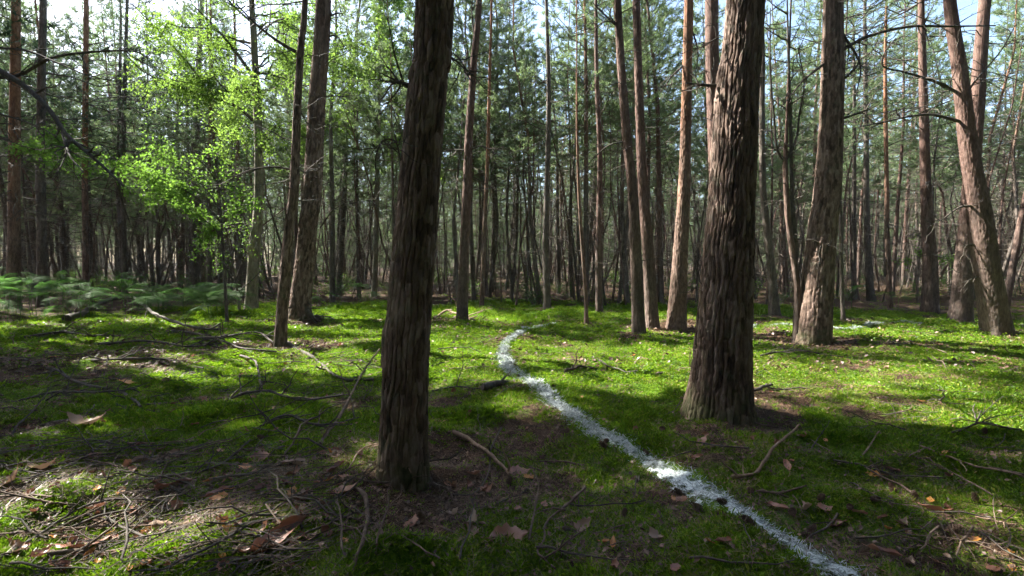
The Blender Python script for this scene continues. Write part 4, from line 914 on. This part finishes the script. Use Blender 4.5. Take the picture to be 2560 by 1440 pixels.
rng = np.random.default_rng(5150)
FP = [(rng.uniform(-60, 560), rng.uniform(772, 806)) if i < 50 else (rng.uniform(520, 590), rng.uniform(785, 800)) for i in range(58)]
for i, (px, py) in enumerate(sorted(FP)):
    py -= 0.02 * max(0, px - 200)
    g = ground_at(px, py); top = np.interp(px, [-60, 120, 300, 450, 600], [0.9, 1.04, 0.98, 0.68, 0.55]) * rng.uniform(0.5, 1.02)
    fern(g[0], g[1], top, rng, 'green bracken fern, %s from the left in the patch before the dark pines' % ordinal(i + 1), 'bracken at the left edge')
for (px, py, h, lab) in ((930, 768, 0.5, 'bracken fern in the shade left of the nearest trunk'), (792, 772, 0.5, 'bracken fern right of the thick dark pine with the root'), (2128, 772, 0.55, 'bracken fern behind the thin dark sapling pole'), (2245, 778, 0.5, 'bracken fern at the foot of the bright orange pole')):
    g = ground_at(px, py); fern(g[0], g[1], h, rng, lab, None)

# ------------------------------------------------------------------ fallen wood
def fallen(label, px, w, lift=0.0, m=M_STICK, seed=0, twigs=0, name='fallen_branch', taper=0.55, cat='branch', group=None, n=6, tl=0.25):
    rng = np.random.default_rng(3000 + seed); P = []
    for i, q in enumerate(px):
        g = ground_at(q[0], q[1]); g[2] += q[2] if len(q) > 2 else lift; P.append(g)
    dist = P[0][1]; r = 0.5 * w * dist / F
    for g in P: g[2] += r * 0.8 + 0.012
    L = spline(P, max(8, 6 * len(P))); L += np.cumsum(rng.normal(size=L.shape) * r * 0.25, 0) - np.linspace(0, 1, len(L))[:, None] * 0
    E = empty(name, P[0], label, cat, group)
    mb = MB(); rr = r * np.linspace(1, taper, len(L)) * (1 + 0.12 * rng.normal(size=len(L))); tube(mb, L, rr, 7, cap=True); o = mb.obj('stem', m, smooth=True); keep_world(o, E)
    for _ in range(twigs):
        i0 = rng.integers(2, len(L)); d = norm(L[i0] - L[i0 - 1]) * 0.7 + unit(rng, 1)[0] * [0.9, 0.9, 0.5] + [0, 0, 0.15]
        mb = MB(); dead_branch(mb, L[i0 - 1], d, tl * rng.uniform(0.4, 1.4), r * 0.4 + 0.0008, rng, 2, 4, 0, 0.25); o = mb.obj('side_twig', m, smooth=True); keep_world(o, E)
    return E
BR = [
 ('grey branch propped against the foot of the nearest trunk', [(800, 1120), (850, 1050), (905, 975, 0.10), (948, 930, 0.22)], 11, M_STICK, 4),
 ('long dark branch lying across the moss on the left', [(105, 1072), (200, 1050), (320, 1020), (450, 1008), (575, 993)], 9, M_TWIG, 5),
 ('straight pale stick below the sunny moss spot on the left', [(318, 1116), (420, 1110), (530, 1104), (640, 1098)], 6, M_STICKP, 2),
 ('curved dark twig left of the long brown oak leaf', [(372, 1208), (450, 1195), (540, 1175), (622, 1123, 0.04)], 8, M_TWIG, 3),
 ('long bowed branch sweeping over the lower left corner', [(-10, 1412), (100, 1350), (200, 1300, 0.03), (300, 1275, 0.03), (460, 1262), (600, 1225)], 8, M_TWIG, 4),
 ('straight grey stick in the lower left crossing the bowed branch', [(-5, 1346), (130, 1340), (260, 1330), (400, 1325)], 8, M_STICK, 3),
 ('short thick reddish stick beside the straight grey stick', [(375, 1326), (430, 1322), (497, 1315)], 17, M_STICKP, 0),
 ('forked thin branch at the lower left running up to the nearest trunk', [(520, 1440), (640, 1395), (760, 1345), (900, 1300, 0.03)], 7, M_TWIG, 5),
 ('second thin branch beside the forked one at the lower left', [(600, 1432), (700, 1350), (800, 1270), (880, 1215)], 8, M_TWIG, 4),
 ('bent root-like stick running down to the bottom edge', [(890, 1232), (912, 1270, 0.02), (913, 1320), (900, 1380), (884, 1445)], 12, M_STICK, 1),
 ('horizontal twig lying across the front of the nearest trunk', [(868, 1205), (930, 1216), (1000, 1222), (1070, 1222), (1135, 1248)], 7, M_STICK, 6),
 ('thin twig arching over the foot of the nearest trunk', [(960, 1122, 0.06), (985, 1150, 0.09), (1005, 1190, 0.05), (1050, 1218)], 6, M_STICKP, 1),
 ('looped thin twig left of the nearest trunk foot', [(872, 1180), (900, 1158, 0.05), (945, 1150, 0.07), (975, 1160, 0.02)], 5, M_STICKP, 1),
 ('brown barked stick right of the nearest trunk, sunlit end', [(1132, 1090), (1175, 1110), (1220, 1140), (1275, 1196)], 11, M_STICKP, 1),
 ('thin forked twig crossing the brown barked stick', [(1255, 1090, 0.04), (1228, 1130), (1222, 1180), (1190, 1240), (1130, 1242)], 5, M_TWIG, 2),
 ('hooked grey twig near the bottom edge left of the white line', [(1462, 1240, 0.03), (1410, 1275), (1372, 1310), (1362, 1360), (1350, 1390), (1392, 1430)], 7, M_STICK, 1),
 ('forked brown stick on the moss right of the white line', [(1830, 1202), (1890, 1195), (1925, 1160), (1960, 1135, 0.02), (2005, 1104, 0.05)], 10, M_STICKP, 2),
 ('low curved stick just under the forked brown stick', [(1890, 1238), (1950, 1240), (2012, 1225)], 7, M_STICK, 1),
 ('bow-shaped thin twig lying to the right of the forked stick', [(2095, 1165), (2150, 1148), (2195, 1098, 0.02)], 6, M_STICKP, 0),
 ('long pale stick slanting towards the right edge', [(2300, 1125), (2370, 1155), (2440, 1180), (2565, 1206)], 7, M_STICKP, 2),
 ('thin twig near the lower right edge', [(2440, 1300), (2500, 1312), (2562, 1322)], 6, M_STICKP, 1),
 ('thin reddish twig at the foot of the thickest trunk', [(1808, 1036), (1850, 1050), (1900, 1068), (1990, 1090), (2080, 1150)], 4, M_STICK, 2),
 ('short dark broken bough right of the thickest trunk foot', [(1870, 985), (1900, 982), (1932, 970)], 10, M_TWIG, 3),
 ('dark chunk of rotten bough beside the bend of the white line', [(1205, 982), (1240, 970), (1278, 957)], 22, M_TWIG, 1),
 ('long thin twig lying left of the dark rotten bough', [(1080, 980), (1140, 975), (1210, 978)], 5, M_TWIG, 2),
 ('thick fallen stem with moss lying behind the brushwood on the left', [(165, 805), (230, 780, 0.12), (300, 765, 0.2), (350, 775, 0.12)], 18, M_TWIG, 9),
 ('grey fallen bough sloping down from the mossy fallen stem', [(330, 775, 0.28), (390, 800, 0.12), (480, 828), (560, 838)], 8, M_TWIG, 10),
 ('fallen straight pole on the sunny moss near the slim leaning pine', [(590, 795), (640, 794), (695, 797)], 8, M_STICK, 1),
 ('dead bough with upright twigs on the dim moss on the left', [(300, 985), (345, 1010), (360, 1030)], 9, M_TWIG, 5),
 ('curved dead bough lying in the litter at the left edge', [(60, 905), (130, 930), (190, 965), (270, 985)], 8, M_TWIG, 8),
 ('dead bough between the brushwood and the slim leaning pine', [(430, 830), (520, 850), (600, 880), (690, 890)], 6, M_TWIG, 9),
 ('brushy dead bough left of the nearest trunk', [(720, 860), (800, 905), (850, 950), (935, 960)], 9, M_TWIG, 8),
 ('thin arched twig standing out of the moss left of the nearest trunk', [(600, 890), (630, 930, 0.08), (648, 985)], 6, M_TWIG, 2),
 ('dead twig pile bough behind the nearest trunk at its right side', [(1085, 800), (1120, 790, 0.08), (1155, 800), (1200, 812)], 7, M_STICKP, 10),
 ('grey stick half sunk in the needles below the thickest trunk', [(1640, 940), (1700, 925), (1760, 930)], 6, M_STICK, 2),
 ('dead bough lying before the bracken with many upright twigs', [(60, 842), (150, 838, 0.05), (240, 848, 0.03), (330, 842)], 8, M_TWIG, 12),
 ('long thin dead bough between the bracken and the sunny moss', [(250, 870), (360, 868, 0.06), (470, 880, 0.03), (560, 872)], 7, M_TWIG, 12),
 ('crooked dead bough crossing the dim moss on the left', [(180, 905), (290, 915, 0.05), (400, 905), (500, 930)], 7, M_TWIG, 10),
 ('dead bough with drooping twigs left of the slim leaning pine', [(470, 850), (560, 862, 0.10), (640, 855, 0.05), (690, 870)], 7, M_TWIG, 12),
 ('dark broken bough lying in the shade left of the nearest trunk', [(560, 1010), (660, 1000, 0.04), (760, 1015), (860, 1005)], 8, M_TWIG, 9),
 ('spreading dead bough in the brushwood before the nearest trunk', [(640, 1080), (720, 1065, 0.05), (800, 1075), (900, 1050)], 8, M_TWIG, 9),
 ('reddish strip of bark-covered stick among the leaves at the lower left', [(120, 1400), (200, 1385), (290, 1392)], 14, M_STICK, 2),
 ('thin dead bough above the large pale oak leaf on the left', [(40, 1010), (140, 1000, 0.03), (250, 1005), (340, 985)], 7, M_TWIG, 9),
 ('twiggy dead bough behind the thickest trunk on the lit moss', [(1900, 900), (1990, 890, 0.04), (2080, 895), (2150, 905)], 5, M_TWIG, 7),
 ('dark twiggy bough lying in the shade at the right edge', [(2380, 1090), (2450, 1080, 0.03), (2550, 1095)], 6, M_TWIG, 6),
 ('curved stick lying on sunny moss before the slender pair', [(1410, 935), (1450, 920), (1490, 925)], 9, M_STICK, 1),
]
for i, (lab, px, w, m_, tw) in enumerate(BR): fallen(lab, px, w, m=m_, seed=i, twigs=tw, tl=0.12 + 0.03 * ground_at(*px[0][:2])[1])

# fine broken twigs that lie in a tangle: a mass nobody could count
def build_brushwood():
    rng = np.random.default_rng(88); mb = MB()
    n = 1700; left = rng.random(n) < 0.72
    G = ground_many(np.where(left, rng.uniform(-40, 1000, n), rng.uniform(1040, 2600, n)), 825 + 615 * rng.random(n) ** 1.25)
    G = G[(noise2(G[:, 0] / 0.7, G[:, 1] / 0.7, 91) > np.where(left, 0.0, 0.15)) & (line_dist(G[:, 0], G[:, 1]) > 0.13)]
    for x, y, _z in G:
        a = rng.uniform(0, 6.28) if rng.random() < 0.5 else rng.normal() * 0.5 + 0.5; L = rng.uniform(0.08, 0.38) * (0.8 + 0.1 * y); w = 0.0011 + 0.0022 * rng.random() + 0.0003 * y
        k = 5; t = np.linspace(-0.5, 0.5, k); d = np.array([math.cos(a), math.sin(a)]); c = rng.normal() * 0.25
        X = x + d[0] * L * t - d[1] * L * c * t * t; Y = y + d[1] * L * t + d[0] * L * c * t * t
        Z = gz(X, Y) + 0.012 + rng.uniform(0, 0.03) + rng.normal() * 0.10 * L * t
        tube(mb, np.column_stack([X, Y, Z]), w * np.linspace(1, 0.5, k), 3, rng.integers(3))
    o = mb.obj('brushwood', [M_TWIG, M_TWIG, M_STICK], kind='stuff'); tag(o, 'tangle of fine broken twigs strewn through the moss and litter', 'brushwood')
build_brushwood()
# smaller loose twigs
rng = np.random.default_rng(611)
TW = []
for i in range(5):
    r2 = np.random.default_rng(700 + i); mb = MB(); dead_branch(mb, np.zeros(3), np.array([1, 0, 0.02]), 0.34, 0.0036, r2, 4, 5, 0, 0.22); TW.append((mb.mesh('twig', M_STICK if i % 2 else M_TWIG, True)))
n = 0
while n < 190:
    left = rng.random() < 0.62
    px, py = (rng.uniform(-20, 960), 840 + 590 * rng.random() ** 0.8) if left else (rng.uniform(1050, 2560), 850 + 580 * rng.random() ** 0.8)
    g = ground_at(px, py)
    if line_dist(g[0], g[1]) < 0.2: continue
    o = bpy.data.objects.new('twig', TW[rng.integers(5)]); COL.objects.link(o); o.location = g + [0, 0, 0.02]; s_ = rng.uniform(0.5, 1.5) * (0.7 + 0.12 * g[1]); o.scale = (s_, s_, s_)
    o.rotation_euler = (rng.uniform(0, 6.28), rng.normal() * 0.12 - 0.08, rng.uniform(0, 6.28))
    tag(o, 'thin bare twig in the brushwood left of the nearest trunk' if left else 'thin bare twig on the moss right of the nearest trunk', 'twig', 'twigs in the brushwood on the left' if left else 'twigs on the moss on the right'); n += 1
# dead leaves
def leaf_mesh(seed, lobed, m):
    rng = np.random.default_rng(seed); k = 15; t = np.linspace(0, 1, k); L = 0.105; W = 0.060 if lobed else 0.042
    w = 0.5 * W * np.sin(PI * t ** 0.75) ** 0.8 * (1 + (0.22 * np.cos(2 * PI * 4 * t + 0.6) if lobed else 0.05 * np.cos(30 * t)))
    w[0] = 0.0012; w = w * (1 + 0.08 * rng.normal(size=k)); bend = rng.uniform(-0.02, 0.05); curl = rng.uniform(0.15, 0.9); tw = rng.uniform(-0.5, 0.5)
    V = []
    for u in (-1, -0.5, 0, 0.5, 1):
        x = L * t; y = u * w * math.cos(curl * abs(u) * 0.6); z = bend * (2 * t - 1) ** 2 + curl * np.abs(u) ** 1.5 * w * 0.8 + tw * u * w * (t - 0.5) + 0.004 * np.sin(9 * t + 3 * u + seed)
        V.append(np.column_stack([x, y, z]))
    V = np.stack(V, 1).reshape(-1, 3); i, j = np.meshgrid(np.arange(k - 1), np.arange(4), indexing='ij'); a = i * 5 + j
    mb = MB(); mb.add(V - [L / 2, 0, 0], np.stack([a, a + 1, a + 6, a + 5], -1).reshape(-1, 4)); tube(mb, np.array([[-L / 2, 0, bend], [-L / 2 - 0.012, 0, bend + 0.003], [-L / 2 - 0.02, 0.002, bend + 0.006]]), 0.0011, 4)
    return mb.mesh('oak_leaf', m, True)
LV = [leaf_mesh(1, True, M_OAKLEAF), leaf_mesh(2, True, M_OAKLEAF), leaf_mesh(3, True, M_OAKLEAF), leaf_mesh(4, False, M_OAKLEAF), leaf_mesh(5, True, M_TANLEAF), leaf_mesh(6, False, M_TANLEAF), leaf_mesh(7, False, M_ORLEAF), leaf_mesh(8, True, M_ORLEAF)]
def put_leaf(px, py, v, size, rz, label, group=None, tilt=0.0, lift=0.016):
    g = ground_at(px, py); o = bpy.data.objects.new('dead_leaf', LV[v]); COL.objects.link(o); o.location = g + [0, 0, lift]; o.scale = (size,) * 3
    o.rotation_euler = (rng.normal() * 0.25 + tilt, rng.normal() * 0.2, rz); return tag(o, label, 'leaf', group)
for a in ((1272, 1352, 0, 1.65, 0.15, 'big reddish-brown oak leaf with a wavy edge near the bottom centre'), (1455, 1325, 4, 0.95, 0.5, 'pale curled tan leaf right of the big reddish oak leaf'), (1532, 1372, 6, 0.72, 1.3, 'small orange leaf right of the pale curled leaf'),
          (1182, 1315, 4, 0.95, 1.2, 'crumpled tan leaf standing up left of the big reddish oak leaf'), (435, 1222, 3, 1.6, 0.35, 'long smooth reddish-brown leaf in the lower left'), (545, 1240, 3, 1.1, 1.0, 'upright narrow brown leaf beside the long smooth reddish leaf'),
          (352, 1160, 5, 1.55, 0.7, 'broad pale tan leaf above the long reddish leaf'), (215, 1068, 4, 2.1, 0.3, 'large pale oak leaf beside the sunny moss spot on the left'), (700, 1352, 3, 2.3, 0.9, 'long brown leaf under thin twigs near the bottom left of centre'),
          (210, 1372, 0, 1.75, 0.6, 'sunlit orange-brown oak leaf in the lower left corner'), (1098, 1058, 0, 1.05, 0.1, 'brown oak leaf right of the nearest trunk'), (860, 1235, 0, 1.3, 0.5, 'brown oak leaf left of the foot of the nearest trunk'),
          (1298, 1184, 0, 1.3, 0.2, 'brown oak leaf at the end of the brown barked stick'), (1322, 1200, 7, 0.8, 0.8, 'orange-yellow leaf touching the brown oak leaf'), (1968, 1172, 3, 1.05, 1.3, 'rounded reddish leaf standing below the forked stick'),
          (2340, 1282, 0, 1.35, -0.3, 'red-brown oak leaf on the moss in the lower right'), (2212, 1388, 3, 1.15, -0.4, 'brown leaf near the bottom right of the white line'), (2062, 1278, 0, 0.85, 0.3, 'small brown leaf right of the white line'),
          (2220, 1330, 6, 0.6, 0.4, 'little orange leaf in the lower right'), (1755, 1110, 0, 0.95, 0.4, 'brown leaf between the white line and the forked stick'), (1945, 1275, 3, 0.95, -0.8, 'dark brown leaf just right of the white line'),
          (320, 962, 7, 1.5, 0.2, 'yellow-tinged pale leaf on the litter left of the sunny moss'), (100, 1180, 4, 1.3, 0.2, 'pale leaf over the moss mound at the left'), (745, 1170, 5, 1.6, 0.1, 'tan strip-like leaf in the brushwood left of the nearest trunk'),
          (840, 1180, 3, 1.3, 1.2, 'brown leaf tilted up left of the nearest trunk'), (1030, 1315, 0, 1.0, 1.4, 'small brown leaf on the sunlit tuft below the nearest trunk'), (20, 1215, 4, 1.6, 0.5, 'pale leaf at the left edge'), (650, 1152, 0, 1.3, 0.1, 'rust-coloured leaf in the brushwood')):
    put_leaf(*a)
n = 0
while n < 260:
    u = rng.random()
    if u < 0.65: px, py = rng.uniform(-10, 900), 850 + 585 * rng.random() ** 0.75; lab, grp = 'dry brown leaf in the litter left of the nearest trunk', 'dry leaves on the left'
    else: px, py = rng.uniform(1060, 2560), 860 + 575 * rng.random() ** 0.7; lab, grp = 'dry brown leaf on the moss right of the nearest trunk', 'dry leaves on the right'
    g = ground_at(px, py)
    if line_dist(g[0], g[1]) < 0.14 or rng.random() < (0.3 if u < 0.65 else 0.55) * float(moss_cover(g[0], g[1])): continue
    put_leaf(px, py, rng.choice([0, 0, 1, 1, 2, 2, 3, 3, 4, 5, 6, 7]), rng.uniform(0.3, 0.72) * (1 + 0.05 * g[1]), rng.uniform(0, 6.28), lab, grp, rng.normal() * 0.35); n += 1
# pine cones
def cone_mesh(seed):
    rng = np.random.default_rng(seed); mb = MB(); n = 58; L = 0.05
    tube(mb, np.array([[0, 0, 0], [0, 0, 0.02], [0, 0, 0.04], [0, 0, L]]), [0.006, 0.008, 0.006, 0.002], 6)
    for i in range(n):
        t = (i + 0.5) / n; a = i * 2.39996; r = 0.021 * math.sin(PI * (0.16 + 0.80 * t)) ** 0.8; z = L * t
        d = np.array([math.cos(a), math.sin(a), 0]); s_ = np.array([-d[1], d[0], 0]); up = np.array([0, 0, 1]); tip = d * r + up * (z + 0.010 * (1.2 * t))
        b = up * z; w = 0.0058
        V = [b - s_ * w * 0.4, b + s_ * w * 0.4, tip + s_ * w, tip - s_ * w, tip + up * 0.003 + d * 0.001, b + up * 0.003]
        mb.add(V, [[0, 1, 2, 3]]); mb.add(V, [[3, 2, 4], [0, 3, 4], [2, 1, 4], [0, 4, 5], [4, 1, 5]])
    return mb.mesh('pine_cone', M_CONE)
CM = [cone_mesh(1), cone_mesh(2)]
CP = [(1517, 1122), (1512, 1110), (1622, 1140), (1705, 1248), (1752, 1285), (1818, 1272), (1785, 1300), (1885, 1335), (1880, 1232), (2045, 1255), (2175, 1255), (2085, 1152), (2370, 1335), (2440, 1262), (2285, 1255), (2030, 1348), (2020, 1335), (1975, 1290), (2125, 1275), (1420, 1085), (1405, 1330), (1060, 1310), (1390, 972), (1650, 1075), (2240, 1240), (1300, 945), (1700, 1000), (660, 1100), (620, 1010), (1350, 1150), (1270, 1215), (2150, 1390), (1560, 1300), (2330, 1100), (2460, 1090)]
KC = [0, 0]
for i, (px, py) in enumerate(sorted(CP)):
    g = ground_at(px, py); o = bpy.data.objects.new('pine_cone', CM[i % 2]); COL.objects.link(o); o.location = g + [0, 0, 0.014]; s_ = rng.uniform(0.65, 0.95); o.scale = (s_,) * 3
    o.rotation_euler = (rng.uniform(0.6, 1.6), rng.normal() * 0.3, rng.uniform(0, 6.28))
    on = line_dist(g[0], g[1]) < 0.16
    KC[on] += 1
    tag(o, ('open dark pine cone on the white line, %s from the left' if on else 'dark pine cone on the moss, %s from the left of those off the white line') % ordinal(KC[on]), 'pine cone', 'pine cones along the white line' if on else 'pine cones on the moss')
print('moss tufts', len(bpy.data.objects['moss'].data.vertices)); print('done', round(time.time() - T0, 1))


# ------------------------------------------------------------------ thin haze between the trees
def build_haze(density):
    m, N, L = mat('haze'); v = N.new('ShaderNodeVolumePrincipled'); v.inputs['Color'].default_value = (0.80, 0.92, 0.95, 1); v.inputs['Density'].default_value = density; v.inputs['Anisotropy'].default_value = 0.2
    o = N.new('ShaderNodeOutputMaterial'); L.new(v.outputs[0], o.inputs['Volume'])
    mb = MB(); X, Y0, Y1, Z0, Z1 = 130, -70, 130, -2.0, 19.0
    V = np.array([[x, y, z] for x in (-X, X) for y in (Y0, Y1) for z in (Z0, Z1)])
    mb.add(V, [[0, 1, 3, 2], [4, 6, 7, 5], [0, 4, 5, 1], [2, 3, 7, 6], [0, 2, 6, 4], [1, 5, 7, 3]])
    ob = mb.obj('haze', m, kind='stuff'); ob['label'] = 'faint pale haze hanging between the far trees'; ob['category'] = 'haze'
build_haze(0.0006)
